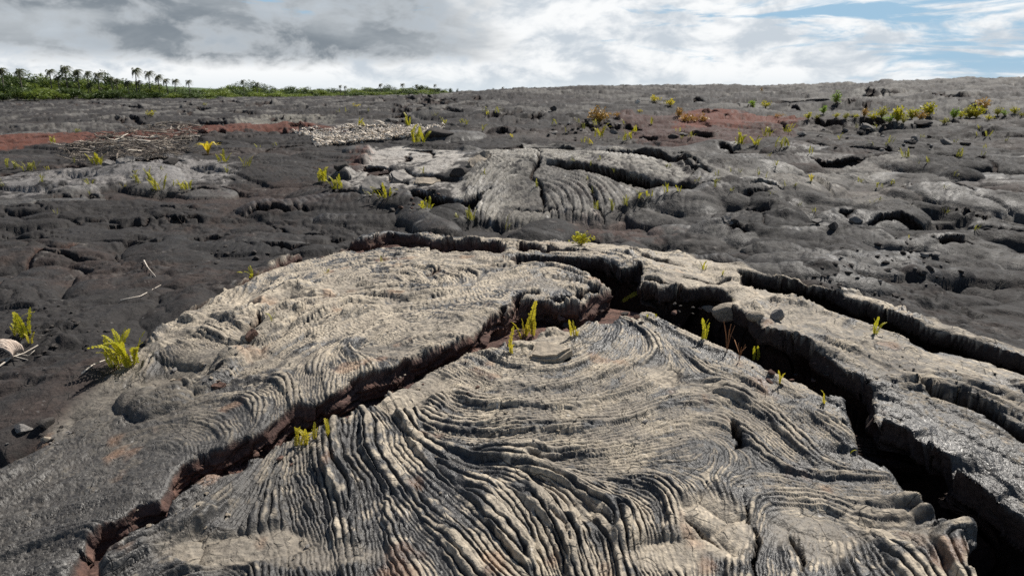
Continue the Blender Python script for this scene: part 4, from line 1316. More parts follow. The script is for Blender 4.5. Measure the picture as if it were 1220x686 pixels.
FERNS = [
    (147, 437, 50, 17, 0.65, 'green', 'big bushy yellow green fern clump at the left edge of the pale ropy mound'),
    (26, 402, 34, 9, 0.8, 'green', 'fern clump at the far left above the curled dry palm husk'),
    (36, 408, 14, 4, 1.0, 'yellow', 'low yellowing fern tuft just right of the far left fern clump'),
    (299, 333, 15, 8, 1.6, 'green', 'spreading fern lying on dark lava just outside the upper left rim'),
    (387, 326, 8, 4, 1.0, 'green', 'tiny fern below the uplifted rim of the near mound'),
    (455, 312, 8, 3, 1.0, 'green', 'tiny fern on fine ropes under the arched crust rim'),
    (325, 381, 12, 4, 0.9, 'dull', 'small fern in a gap between rounded tan lobes'),
    (352, 531, 26, 4, 0.3, 'yellow', 'bright yellow stubby fern, first of three at the lower diagonal crack'),
    (362, 529, 24, 8, 0.5, 'yellow', 'bright yellow fern tuft, second of three at the lower diagonal crack'),
    (376, 523, 20, 3, 0.3, 'yellow', 'single short yellow frond between two others on the lower diagonal crack'),
    (391, 522, 22, 3, 0.2, 'yellow', 'rightmost narrow yellow frond on the lower diagonal crack'),
    (608, 423, 31, 3, 0.15, 'yellow', 'curved yellow frond standing left of the tan chunk in the crack'),
    (624, 405, 26, 6, 0.4, 'yellow', 'short bushy fern beside the tallest frond in the crack'),
    (634, 404, 44, 3, 0.08, 'yellow', 'tallest straight yellow frond rising from the diagonal crack'),
    (685, 400, 20, 6, 0.7, 'yellow', 'small fan shaped fern in the crack left of the dark chasm'),
    (740, 361, 26, 2, 0.12, 'yellow', 'leaning yellow frond crossing the dark chasm at the top', 0.72),
    (772, 381, 7, 2, 0.5, 'green', 'tiny fern peeking from the chasm near the top of the rope fan'),
    (781, 379, 9, 2, 0.5, 'green', 'tiny pale fern in shade beside the top of the rope fan'),
    (838, 404, 26, 4, 0.3, 'green', 'fern in the chasm just under the rounded tan boulder'),
    (900, 430, 18, 3, 0.4, 'green', 'small green fern in the chasm beside dry red stalks'),
    (931, 457, 17, 3, 0.35, 'yellow', 'small bright fern halfway down the wide black chasm'),
    (981, 480, 16, 3, 0.5, 'yellow', 'small bright leafy fern near the corner of the wide chasm'),
    (1013, 541, 10, 2, 0.5, 'green', 'lowest tiny fern on the chasm wall right of the rope fan'),
    (1043, 398, 24, 4, 0.3, 'green', 'fern growing in the black gap below the narrow raised rim'),
    (838, 321, 12, 6, 0.8, 'green', 'left of two ferns on the pale crust at the upper right edge'),
    (861, 328, 9, 4, 0.8, 'green', 'right of two ferns on the pale crust at the upper right edge'),
    (875, 358, 5, 2, 1.0, 'dull', 'tiny dull fern behind the small boulders'),
    (785, 304, 6, 2, 1.0, 'dull', 'tiny fern on the thin pale crust behind the mound'),
    # middle mound
    (386, 217, 20, 7, 0.8, 'green', 'fern clump left of the pale broken plates of the middle mound'),
    (404, 226, 17, 7, 0.9, 'green', 'fern clump in front of the triangular grey boulder at its left foot'),
    (459, 237, 18, 9, 0.9, 'green', 'fern clump at the right foot of the triangular grey boulder'),
    (440, 234, 9, 4, 0.9, 'dull', 'small dull fern directly below the triangular grey boulder'),
    (506, 249, 17, 9, 1.2, 'green', 'spreading fern before the cave under the pale plates'),
    (560, 264, 17, 7, 0.7, 'dull', 'fern clump at the lower left corner of the wrinkled dome'),
    (545, 262, 9, 4, 0.8, 'dull', 'small fern left of the lower corner of the wrinkled dome'),
    (604, 274, 18, 3, 0.4, 'dull', 'slender fern at the bottom edge of the wrinkled dome'),
    (578, 210, 8, 3, 0.8, 'dull', 'small fern where the upright pale plate meets the dome'),
    (640, 223, 10, 2, 0.3, 'dull', 'thin fern in the vertical split of the wrinkled dome'),
    (502, 207, 10, 3, 0.8, 'dull', 'small fern in the gap between pale broken plates'),
    (711, 250, 14, 4, 0.6, 'dull', 'left fern of the row at the right foot of the dome'),
    (728, 251, 15, 5, 0.5, 'dull', 'middle fern of the row at the right foot of the dome'),
    (746, 250, 13, 5, 0.7, 'dull', 'right fern of the row at the right foot of the dome'),
    (764, 238, 12, 5, 0.8, 'green', 'left fern inside the long black split of the dome'),
    (774, 236, 10, 4, 0.9, 'green', 'middle fern inside the long black split of the dome'),
    (793, 230, 12, 3, 0.5, 'green', 'right fern inside the long black split of the dome'),
    (702, 204, 7, 2, 0.6, 'dull', 'tiny fern on top of the wrinkled dome'),
    (498, 171, 22, 9, 1.0, 'green', 'fern clump above the pale broken plates beside bleached wood'),
    (488, 152, 16, 4, 0.7, 'green', 'tall thin fern behind the strip of bleached wood'),
    (432, 150, 10, 6, 1.3, 'green', 'low fern behind the left part of the bleached wood strip'),
    (575, 157, 10, 3, 0.6, 'dull', 'small fern on dark lava behind the middle mound, left one'),
    (609, 164, 7, 3, 0.9, 'yellow', 'small yellow fern on dark lava behind the middle mound'),
    (660, 150, 9, 4, 0.9, 'dull', 'dull fern left of the orange bush behind the middle mound'),
    (676, 158, 9, 3, 0.6, 'dull', 'small upright fern below and left of the orange bush'),
    (712, 164, 18, 7, 0.8, 'green', 'fern clump standing in front of the orange bush'),
    (745, 168, 12, 6, 0.8, 'green', 'left fern of a pair in front of the red cinder slope'),
    (754, 166, 13, 5, 0.8, 'green', 'right fern of a pair in front of the red cinder slope'),
    (693, 171, 8, 4, 1.0, 'dull', 'low fern in front of the pale edge of the dome top, left one'),
    (704, 172, 9, 4, 1.0, 'yellow', 'low yellowish fern in front of the pale edge of the dome top'),
    # right of the middle
    (882, 174, 18, 12, 0.8, 'green', 'large fern clump at the left end of the dark hollow on the right'),
    (899, 175, 13, 8, 0.9, 'green', 'fern clump between the large clump and the dark hollow'),
    (913, 163, 14, 7, 0.8, 'green', 'upper fern clump on the rim above the dark hollow'),
    (937, 158, 13, 8, 1.0, 'green', 'fern clump on top of the overhanging lava tongue'),
    (928, 177, 14, 6, 0.7, 'dull', 'left dull fern beside the overhanging lava tongue'),
    (938, 176, 13, 5, 0.7, 'dull', 'right dull fern beside the overhanging lava tongue'),
    (966, 183, 9, 3, 0.8, 'green', 'small fern in the black hollow under the lava tongue'),
    (1080, 188, 13, 7, 0.9, 'dull', 'fern clump right of the black hollow'),
    (1060, 172, 9, 4, 0.9, 'dull', 'small fern above the right end of the black hollow'),
    (1143, 188, 13, 8, 0.9, 'dull', 'fern clump on dark rubble near the right edge'),
    (904, 209, 9, 4, 0.7, 'dull', 'small fern on grey lobes right of the dome, upper one'),
    (913, 212, 7, 3, 0.7, 'dull', 'tiny fern on grey lobes right of the dome, beside the upper one'),
    (923, 197, 8, 4, 0.7, 'dull', 'small fern on grey lobes below the lava tongue'),
    (966, 216, 10, 3, 0.4, 'yellow', 'narrow yellow fern in the short cleft on the right'),
    (872, 205, 7, 2, 0.4, 'dull', 'tiny narrow fern right of the long split of the dome'),
    (853, 223, 10, 3, 0.5, 'green', 'narrow fern at the end of the long split of the dome'),
    (810, 229, 9, 5, 1.2, 'green', 'low spreading fern below the end of the long split'),
    (1139, 212, 8, 4, 0.9, 'dull', 'small fern on the smooth lobe near the right edge'),
    (1162, 275, 9, 3, 0.8, 'dull', 'small fern behind the long lava tube near the right edge'),
    (1083, 284, 5, 2, 0.8, 'yellow', 'tiny yellow fern in front of the long lava tube'),
    # left
    (60, 171, 9, 8, 1.4, 'green', 'fern clump on the red cinder band at the far left'),
    (17, 201, 16, 7, 1.2, 'dull', 'dull fern at the far left behind the pale grey swell'),
    (36, 204, 14, 8, 1.1, 'dull', 'second dull fern at the far left behind the pale grey swell'),
    (118, 197, 15, 12, 1.0, 'green', 'wide fern clump in front of the heap of dead branches'),
    (89, 196, 8, 4, 1.0, 'dull', 'small fern at the lower left end of the heap of dead branches'),
    (188, 229, 21, 8, 0.8, 'green', 'yellow green fern at the front edge of the pale grey swell'),
    (178, 216, 15, 6, 0.5, 'dull', 'slender fern just behind the yellow green one on the pale swell'),
    (221, 226, 14, 9, 0.9, 'green', 'fern clump at the right front edge of the pale grey swell'),
    (207, 222, 8, 4, 1.2, 'dull', 'small leaning fern between two clumps on the pale swell'),
    (148, 228, 9, 4, 0.8, 'yellow', 'small yellow fern at the front edge of the pale swell'),
    (165, 219, 12, 4, 0.8, 'dull', 'dry fern on the pale grey swell, left of the slender one'),
    (263, 194, 16, 7, 1.1, 'green', 'fern clump below the bright yellow sprout'),
    (272, 207, 10, 4, 0.8, 'dull', 'small fern at the right end of the pale grey swell'),
    (291, 199, 14, 7, 0.9, 'green', 'fern clump on dark lava right of the bright yellow sprout'),
    (309, 176, 6, 4, 1.5, 'dull', 'low fern on dark lava right of the heap of dead branches'),
    (326, 174, 6, 4, 1.5, 'dull', 'low fern further right of the heap of dead branches'),
    (67, 256, 7, 3, 0.8, 'dull', 'lone small fern on the bare dark flow at left'),
    (107, 233, 6, 3, 1.0, 'dull', 'tiny fern in front of the pale swell'),
    (2, 224, 10, 4, 0.9, 'dull', 'fern cut by the left edge of the picture'),
]
rf = random.Random(31)
for (cx, cy, rx, ry, n, lb) in ((800, 215, 120, 30, 14, 'small dull fern tuft scattered on grey lava around the right end of the dome'),
                                (1050, 215, 130, 45, 14, 'small dull fern tuft scattered on the grey lobes at right'),
                                (760, 158, 110, 12, 12, 'small fern tuft scattered on the slope behind the dome'),
                                (1100, 165, 110, 12, 12, 'small fern tuft scattered on dark lava below the long fern row'),
                                (480, 140, 130, 10, 10, 'small fern tuft scattered on the far lava left of centre'),
                                (150, 205, 130, 18, 9, 'small fern tuft scattered around the pale grey swell')):
    for k in range(n):
        FERNS.append((cx + rf.uniform(-rx, rx), cy + rf.uniform(-ry, ry), rf.uniform(5, 9), rf.randint(3, 5), 1.0, rf.choice(('dull', 'dull', 'green')), lb))
for f in FERNS:
    fern(*f[:7], lean=f[7] if len(f) > 7 else 0.0)


# ------------------------------------------------------------------ broad leaved bush, tufts, shrubs
def bush(name, px, py, w, h, n, mat, label, cat, leaf=0.16, group=None, flat=0.7):
    r = random.Random(int(px + py * 3))
    p = hit(px, py)
    H, W = px_size(p, h), px_size(p, w)
    root = link(name, None, loc=p, label=label, cat=cat, group=group)
    st, lf = MB(), MB()
    L = H * leaf
    for k in range(max(4, n // 9)):
        a = r.uniform(0, 6.28)
        q = math.sqrt(r.random())
        tip = Vector((math.cos(a) * W * 0.5 * q, math.sin(a) * W * 0.4 * q, H * (1 - flat * q * q) * r.uniform(0.7, 1)))
        mid = tip * 0.5 + Vector((0, 0, H * 0.12))
        st.tube([Vector((0, 0, -0.01)), mid, tip], [H * 0.02, H * 0.014, H * 0.006], 4)
        for j in range(9):
            c = (tip * 0.12).lerp(tip, r.uniform(0.0, 1.05) ** 0.8) + Vector((r.uniform(-1, 1), r.uniform(-1, 1), r.uniform(-.6, 1))) * L * 0.7
            d = Vector((r.uniform(-1, 1), r.uniform(-1, 1), r.uniform(0, 1.1))).normalized()
            e = d.cross(Vector((r.uniform(-1, 1), r.uniform(-1, 1), r.uniform(-1, 1)))).normalized()
            lf.face([c, c + d * L * 0.5 + e * L * 0.28, c + d * L, c + d * L * 0.5 - e * L * 0.28])
    link('stem', st.mesh('stem', M_STEM), root)
    link('foliage', lf.mesh('foliage', mat), root)
    return root


bush('shrub', 692, 292, 36, 17, 190, M_FERN, 'low bright yellow green bush with rounded leaves behind the near mound', 'shrub', 0.22)
bush('shrub', 996, 125, 15, 15, 200, M_GREEN, 'lone fresh green shrub on the skyline ridge at right', 'shrub', 0.16)
bush('shrub', 714, 147, 30, 22, 380, M_ORANGE, 'dry orange yellow bush on the dark slope behind the middle mound', 'shrub', 0.13)
bush('shrub', 735, 141, 16, 5, 120, M_ORANGE, 'low orange growth just right of the dry orange bush', 'shrub', 0.3)
bush('shrub', 897, 128, 13, 10, 150, M_GREEN, 'left green bush of a pair on the far ridge', 'shrub', 0.2)
bush('shrub', 912, 129, 13, 10, 150, M_FERN, 'right green bush of a pair on the far ridge', 'shrub', 0.2)
bush('shrub', 780, 123, 12, 8, 140, M_FERNY, 'small bright yellow bush on the far ridge, left one', 'shrub', 0.28)
bush('shrub', 799, 127, 20, 8, 170, M_FERNY, 'wide bright yellow bush on the far ridge, right one', 'shrub', 0.28)
bush('shrub', 718, 160, 18, 7, 110, M_ORANGE, 'dry orange tuft at the foot of the dry orange bush', 'shrub', 0.2)
bush('shrub', 925, 141, 26, 5, 130, M_ORANGE, 'low orange growth on the right end of the red cinder', 'shrub', 0.25)
bush('shrub', 762, 134, 7, 3, 60, M_FERNY, 'tiny yellow patch below the two yellow bushes', 'shrub', 0.4)
bush('shrub', 907, 109, 3, 4, 30, M_ORANGE, 'tiny orange speck of a bush on the skyline', 'shrub', 0.35)
bush('shrub', 181, 139, 14, 7, 110, M_FERN, 'round yellow green bush on dark lava below the palms', 'shrub', 0.25)
bush('shrub', 92, 158, 9, 5, 80, M_DULL, 'dull bush on the dark plain at far left', 'shrub', 0.25)
bush('shrub', 245, 126, 7, 3, 50, M_DULL, 'faint dull tuft on the lava right of the palms', 'shrub', 0.35)
bush('shrub', 425, 129, 12, 4, 70, M_FERNY, 'faint yellow tuft on the far lava near the picture centre', 'shrub', 0.35)
for k, (x_, y_, w_, h_) in enumerate(((816, 144, 15, 8), (827, 146, 17, 8), (838, 145, 14, 8), (809, 139, 9, 9))):
    bush('orange_grass', x_, y_, w_, h_, 90, M_ORANGE, 'orange grass patch on the red cinder slope, %s' % ('left end', 'middle', 'right end', 'tall tip at the left')[k],
         'grass tuft', 0.35, 'orange grass on the red slope')
rb = random.Random(5)
BAND = [(963, 143, 9), (972, 141, 8), (981, 139, 9), (995, 141, 8), (1007, 142, 8), (1018, 143, 8), (1029, 144, 9), (1040, 144, 12), (1050, 144, 13), (1060, 144, 14), (1069, 146, 15), (1076, 150, 12),
        (1086, 142, 14), (1096, 141, 16), (1105, 142, 15), (1125, 146, 9), (1136, 143, 12), (1144, 142, 12), (1155, 142, 14), (1163, 139, 18), (1170, 137, 14), (1178, 141, 10), (1188, 139, 9), (1197, 139, 9), (1208, 137, 9), (1217, 139, 8)]
for k, (x_, y_, h_) in enumerate(BAND):
    y_ += (0, 2, -2, 3, 1, -1)[k % 6]
    h_ = h_ * (1.0, 0.7, 1.15, 0.8)[k % 4]
    bush('fern_clump', x_, y_, h_ * (1.25, 1.9, 1.0, 1.6)[k % 4], h_, int(120 + h_ * 6), (M_FERN, M_DULL, M_GREEN, M_FERN, M_DULL, M_FERN, M_ORANGE)[k % 7],
         'fern clump in the %s of the long row on dark lava at upper right' % ('left end' if x_ < 1035 else 'tall middle' if x_ < 1110 else 'right end'), 'fern', 0.20, 'row of ferns across the upper right lava', 0.5)


# bright yellow sprout like a seedling palm
def sprout():
    p = hit(248, 184)
    H = px_size(p, 14)
    root = link('sprout', None, loc=p, label='bright yellow palm like sprout beside the heap of dead branches', cat='plant')
    b = MB()
    r = random.Random(3)
    for k in range(13):
        a = k * 2.4
        d = Vector((math.cos(a), math.sin(a) * 0.7, 0))
        q = [Vector((0, 0, 0)), d * H * 0.35 + Vector((0, 0, H * 0.75)), d * H * 0.8 + Vector((0, 0, H * r.uniform(0.75, 1.05))), d * H * 1.25 + Vector((0, 0, H * r.uniform(.55, .9)))]
        sd = d.cross(Vector((0, 0, 1))) * H * 0.13
        for i in range(3):
            w0, w1 = (0.4, 1, 0.8, 0.05)[i], (0.4, 1, 0.8, 0.05)[i + 1]
            b.face([q[i] - sd * w0, q[i + 1] - sd * w1, q[i + 1] + sd * w1, q[i] + sd * w0])
    link('leaf', b.mesh('leaf', leaf_mat('sprout_leaf', (0.62, 0.47, 0.02), (0.72, 0.58, 0.04))), root)


sprout()


# ------------------------------------------------------------------ stones
def rock_mesh(seed, mat, flat=0.7, ang=0.5, sub=3):
    import bmesh
    bm = bmesh.new()
    bmesh.ops.create_icosphere(bm, subdivisions=sub, radius=0.5)
    r = random.Random(seed)
    cuts = [(Vector((r.uniform(-1, 1), r.uniform(-1, 1), r.uniform(-.7, 1))).normalized(), r.uniform(0.22, 0.42)) for _ in range(int(16 * ang))]
    xs = np.array([v.co[:] for v in bm.verts], np.float32)
    n = perlin(xs[:, 0] * 2.2 + seed, xs[:, 1] * 2.2 + xs[:, 2] * 1.7, seed) * 0.13 + perlin(xs[:, 0] * 7 + xs[:, 2] * 5, xs[:, 1] * 7 + seed, seed + 1) * 0.035
    for v, q in zip(bm.verts, n):
        c = v.co * (1 + float(q))
        for d, h in cuts:
            e = c.dot(d) - h
            if e > 0:
                c -= d * e * 0.92
        v.co = Vector((c.x, c.y, c.z * flat))
    zc = np.array([v.co[:] for v in bm.verts], np.float32)
    nn = perlin(zc[:, 0] * 16 + zc[:, 2] * 9, zc[:, 1] * 16 - zc[:, 2] * 7, seed + 3) * 0.022
    for v, q in zip(bm.verts, nn):
        v.co *= 1 + float(q)
    me = bpy.data.meshes.new('stone')
    bm.to_mesh(me)
    bm.free()
    me.materials.append(mat)
    return me


def rock(px, py, w, h, mat, label, seed, ang=0.5, rotz=0.0, depth_ratio=0.8, tilt=0.0, name='rock', group=None, cat='rock'):
    """px,py = foot of the stone; w,h = its size in photo pixels"""
    p = hit(px, py)
    W, H = px_size(p, w), px_size(p, h)
    o = link(name, rock_mesh(seed, mat, 1.0, ang), loc=p + Vector((0, W * depth_ratio * 0.35, H * 0.38)), rot=(0, tilt, rotz), scale=(W, W * depth_ratio, H * 1.15),
             label=label, cat=cat, group=group)
    for q in o.data.polygons:
        q.use_smooth = ang < 0.4
    return o


ROCKS = [
    (869, 384, 38, 20, M_TANR, 'largest rounded tan boulder at the brink of the wide chasm', 4, 0.2, 0.1, 0.7, 0.0),
    (901, 385, 22, 12, M_TANR, 'small oval tan stone right of the largest rounded boulder', 5, 0.1, 0.0, 0.7, 0.0),
    (927, 382, 22, 15, M_GREYR, 'dark stone beside the small oval one near the wide chasm', 6, 0.6, 0.4, 0.7, 0.0),
    (845, 378, 20, 8, M_TANR, 'half hidden tan stone left of the largest rounded boulder', 7, 0.3, 0.0, 0.8, 0.0),
    (1136, 622, 40, 26, M_DARKR, 'round dark boulder down in the black chasm at lower right', 8, 0.3, 0.0, 0.9, 0.0),  # reddish boulder; the dark rock colour paints in the chasm's shade
    (523, 165, 36, 12, M_DARKR, 'dark rounded boulder beside the strip of bleached wood', 10, 0.15, 0.1, 0.7, 0.0),
    (545, 213, 26, 15, M_DARKR, 'dark rough lump between the pale plates and the dome', 11, 0.5, 0.3, 0.8, 0.0),
    (404, 203, 22, 12, M_DARKR, 'dark stone at the left end of the pale broken plates', 12, 0.5, 0.6, 0.8, 0.0),
    (659, 133, 9, 7, M_DARKR, 'small dark rock near the skyline behind the middle mound', 13, 0.6, 0.0, 0.8, 0.0),
    (1092, 170, 14, 9, M_GREYR, 'grey stone above the right end of the black hollow', 15, 0.8, 0.9, 0.8, 0.2),
    (957, 162, 12, 6, M_GREYR, 'small pale stone at the left end of the lava tongue', 17, 0.6, 0.1, 0.8, 0.0),
    (1101, 150, 26, 8, M_DARKR, 'dark flat stone just below the row of ferns', 18, 0.6, 0.1, 0.8, 0.0),
    (994, 276, 14, 12, M_DARKR, 'upright dark stone in rubble left of the long lava tube', 19, 0.8, 0.2, 0.8, 0.5),
    (975, 268, 16, 7, M_GREYR, 'grey stone left of the upright dark one', 20, 0.7, 0.5, 0.8, 0.0),
    (1022, 268, 18, 9, M_GREYR, 'grey knob at the left end of the long lava tube', 22, 0.3, 0.5, 0.8, 0.0),
    (25, 520, 26, 12, M_GREYR, 'flat grey rock in dark rubble at the lower left edge', 23, 0.8, 0.3, 0.8, 0.2),
    (50, 512, 24, 14, M_DARKR, 'dark broken rock next to the flat grey one at lower left', 24, 0.8, 0.9, 0.8, 0.1),
    (52, 528, 14, 7, M_TANR, 'small tan stone in front of the dark broken rock at lower left', 25, 0.7, 0.2, 0.8, 0.0),
    (240, 441, 12, 6, M_TANR, 'small pale stone just above the brown slab piece', 28, 0.7, 0.1, 0.7, 0.0),
    (760, 124, 7, 5, M_PALEW, 'tiny white stone on the far ridge', 32, 0.5, 0.1, 0.8, 0.0),
    (732, 160, 12, 6, M_GREYR, 'pale stone on the dark slope near the pair of ferns', 33, 0.6, 0.1, 0.8, 0.0),
    (803, 166, 14, 7, M_DARKR, 'dark stone on the red cinder slope', 34, 0.6, 0.1, 0.8, 0.0),
    (815, 163, 14, 5, M_GREYR, 'grey stone right behind the dark one on the red slope', 35, 0.6, 0.1, 0.8, 0.0),
    (875, 268, 16, 9, M_DARKR, 'dark chip beside the pale upright one', 37, 0.9, 0.1, 0.8, 0.2),
    (202, 158 + 38, 22, 8, M_DARKR, 'dark block at the back edge of the pale swell', 40, 0.9, 0.1, 0.7, 0.1),
]
for q in ROCKS:
    ro_ = rock(q[0], q[1], q[2], q[3], q[4], q[5], q[6], q[7], q[8], q[9], q[10])
    if 'down in the black chasm' in q[5]:
        ro_.location += Vector((0.05, 0.08, -0.16))

def plate(px, py, w, mat, label, seed, rotz=0.0, tilt=(0, 0), thick=0.22, deep=0.7):
    # broken piece of crust: an irregular many sided slab with chipped edges
    import bmesh
    r = random.Random(seed)
    p = hit(px, py)
    W = px_size(p, w)
    n = 6 + seed % 3
    rim = []
    for i in range(n):
        a = 2 * math.pi * i / n + r.uniform(-.3, .3)
        q = r.uniform(0.34, 0.58)
        rim.append(Vector((math.cos(a) * q, math.sin(a) * q * deep, 0)))
    bm = bmesh.new()
    vs = [bm.verts.new(v) for v in rim]
    f = bm.faces.new(vs)
    ex = bmesh.ops.extrude_face_region(bm, geom=[f])
    for v in ex['geom']:
        if isinstance(v, bmesh.types.BMVert):
            v.co += Vector((r.uniform(-.03, .03), r.uniform(-.03, .03), thick * r.uniform(0.9, 1.15)))
    bmesh.ops.recalc_face_normals(bm, faces=bm.faces)
    bmesh.ops.bevel(bm, geom=list(bm.edges), offset=0.06, segments=2, affect='EDGES')
    bmesh.ops.triangulate(bm, faces=bm.faces)
    bmesh.ops.subdivide_edges(bm, edges=bm.edges, cuts=2, use_grid_fill=True)
    c = np.array([v.co[:] for v in bm.verts], np.float32)
    n0 = perlin(c[:, 0] * 6 + c[:, 2] * 9, c[:, 1] * 6 + c[:, 2] * 5, seed) * 0.02
    n1_ = perlin(c[:, 1] * 8, c[:, 2] * 14, seed + 1) * 0.02
    n2_ = perlin(c[:, 0] * 3, c[:, 1] * 3, seed + 2) * 0.08
    for v, a0, a1, a2 in zip(bm.verts, n0, n1_, n2_):
        v.co += Vector((float(a0), float(a1), float(a2)))
    me = bpy.data.meshes.new('crust_plate')
    bm.to_mesh(me)
    bm.free()
    me.materials.append(mat)
    return link('crust_plate', me, loc=p + Vector((0, W * 0.25, -W * thick * 0.35)), rot=(tilt[0], tilt[1], rotz), scale=W, label=label, cat='rock')


for q in [(655, 430, 60, 0, M_TANR, 'thick angular tan plate lying at the lip of the diagonal crack', 21, 0.2, (0.22, -0.05), 0.25, 0.75),
          (300, 404, 18, 0, M_BROWNR, 'reddish brown block stuck between tan lobes on the left slab', 26, 0.8, (0.1, -0.5), 0.5, 0.7),
          (255, 463, 26, 0, M_BROWNR, 'dark brown plate piece lying in a pocket of the left slab', 27, 0.1, (0.3, 0.1), 0.3, 0.7),
          (147, 194, 28, 0, M_GREYR, 'tilted grey plate piece below the heap of dead branches', 38, 0.3, (0.5, -0.4), 0.2, 0.7),
          (128, 197, 18, 0, M_GREYR, 'small grey plate piece left of the tilted one', 39, 0.1, (0.3, 0.1), 0.25, 0.7),
          (440, 228, 52, 0, M_GREYR, 'triangular light grey plate at the left foot of the middle mound', 9, 0.3, (0.7, 0.15), 0.25, 0.8),
          (476, 216, 40, 0, M_GREYR, 'tilted pale plate between the triangular one and the cave', 41, 0.9, (0.35, 0.1), 0.2, 0.8),
          (508, 222, 52, 0, M_TANR, 'pale tan plate roofing the dark cave left of the dome', 42, 0.1, (0.15, -0.1), 0.16, 0.7),
          (570, 196, 44, 0, M_TANR, 'upright pale plate leaning against the left side of the dome', 43, 0.9, (0.5, -0.5), 0.16, 0.5),
          (1130, 172, 20, 0, M_GREYR, 'pale plate standing on dark rubble near the right edge', 14, 0.3, (0.7, 0.3), 0.25, 0.8),
          (866, 264, 16, 0, M_GREYR, 'pale upright chip among ropy lobes right of the dome', 36, 0.1, (0.9, 0.4), 0.25, 0.8),
          (1038, 158, 26, 0, M_GREYR, 'flat pale plate on top of the overhanging lava tongue', 16, 0.1, (0.3, 0.2), 0.2, 0.8)]:
    plate(q[0], q[1], q[2], q[4], q[5], q[6], q[7], q[8], q[9], q[10])

# loose rubble one can pick out stone by stone
RM = [rock_mesh(100 + i, m_, 0.75, 0.8, 2) for i, m_ in enumerate((M_DARKR, M_GREYR, M_DARKR, M_BROWNR, M_TANR, M_DARKR))]
rs = random.Random(77)
PATCH = [(1060, 325, 95, 42, 70, (0, 1, 2, 5, 0), 'loose dark stone in the rubble field at right', 'stones of the rubble field at right'),
         (45, 520, 45, 16, 14, (0, 2, 1), 'loose dark stone in the rubble at the lower left edge', 'stones at the lower left edge'),
         (60, 400, 70, 38, 26, (0, 2, 5), 'loose black stone on broken lava below the left ferns', 'stones near the left ferns'),
         (270, 305, 60, 14, 14, (0, 2, 5), 'loose black stone on the dark flow left of the near mound', 'stones on the dark flow at left'),
         (480, 232, 60, 22, 26, (1, 0, 3), 'broken stone under the pale plates of the middle mound', 'stones under the pale plates'),
         (560, 460, 130, 40, 12, (4, 4, 3), 'small tan chip lying on the near mound', 'chips on the near mound'),
         (700, 560, 200, 70, 18, (4, 4, 1), 'small tan chip lying on the big rope fan', 'chips on the rope fan'),
         (660, 385, 70, 14, 18, (3, 3, 0), 'brown stone fallen into the diagonal crack', 'stones in the diagonal crack'),
         (800, 378, 60, 12, 16, (3, 0, 0), 'dark block wedged in the upper part of the wide chasm', 'blocks in the upper chasm'),
         (950, 440, 60, 22, 14, (0, 0, 3), 'dark block wedged in the lower part of the wide chasm', 'blocks in the lower chasm'),
         (250, 430, 90, 30, 22, (4, 4, 1), 'small tan chip on the left shoulder of the near mound', 'chips on the left shoulder'),
         (1080, 450, 110, 30, 18, (4, 1, 4), 'small tan chip on the long right slab', 'chips on the right slab'),
         (300, 620, 160, 50, 16, (4, 1, 4), 'small chip on the dark ropes at the lower left', 'chips on the lower left ropes'),
         (330, 545, 40, 12, 8, (3, 3, 0), 'brown stone fallen into the lower diagonal crack', 'stones in the lower diagonal crack'),
         (1060, 165, 110, 18, 30, (0, 1, 2), 'stone scattered on dark lava below the row of ferns', 'stones below the row of ferns'),
         (700, 155, 60, 14, 20, (0, 1, 2), 'stone scattered on the dark slope behind the middle mound', 'stones behind the middle mound')]
for (cx, cy, rx, ry, n, ms, lb, gp) in PATCH:
    for k in range(n):
        a, q = rs.uniform(0, 6.28), math.sqrt(rs.random())
        p = hit(cx + rx * q * math.cos(a), cy + ry * q * math.sin(a))
        s_ = px_size(p, rs.uniform(3.5, 6) * (1 if rs.random() < 0.8 else 2.0)) * (0.7 if 'chip' in lb else 1)
        link('stone', RM[rs.choice(ms)], loc=p + Vector((0, 0, s_ * 0.12)), rot=(rs.uniform(-.4, .4), rs.uniform(-.4, .4), rs.uniform(0, 6)),
             scale=(s_ * rs.uniform(0.8, 1.5), s_, s_ * rs.uniform(0.5, 0.9)), label=lb, cat='stone', group=gp)


# ------------------------------------------------------------------ dead wood
def stick(pts, r0, mat, name, label, cat='branch', group=None, parent=None):
    b = MB()
    o0 = Vector(pts[0])
    P = [Vector(p) - o0 for p in pts]
    b.tube(P, [r0 * (1 - 0.6 * k / (len(P) - 1)) for k in range(len(P))], 5)
    return link(name, b.mesh(name, mat, True), parent, o0, label=label, cat=cat, group=group)


def inpoly(x, y, P):
    c = False
    for i in range(len(P)):
        a, b = P[i], P[(i + 1) % len(P)]
        if (a[1] > y) != (b[1] > y) and x < (b[0] - a[0]) * (y - a[1]) / (b[1] - a[1]) + a[0]:
            c = not c
    return c


def pick(P):
    while True:
        x, y = rs.uniform(min(p[0] for p in P), max(p[0] for p in P)), rs.uniform(min(p[1] for p in P), max(p[1] for p in P))
        if inpoly(x, y, P):
            return x, y


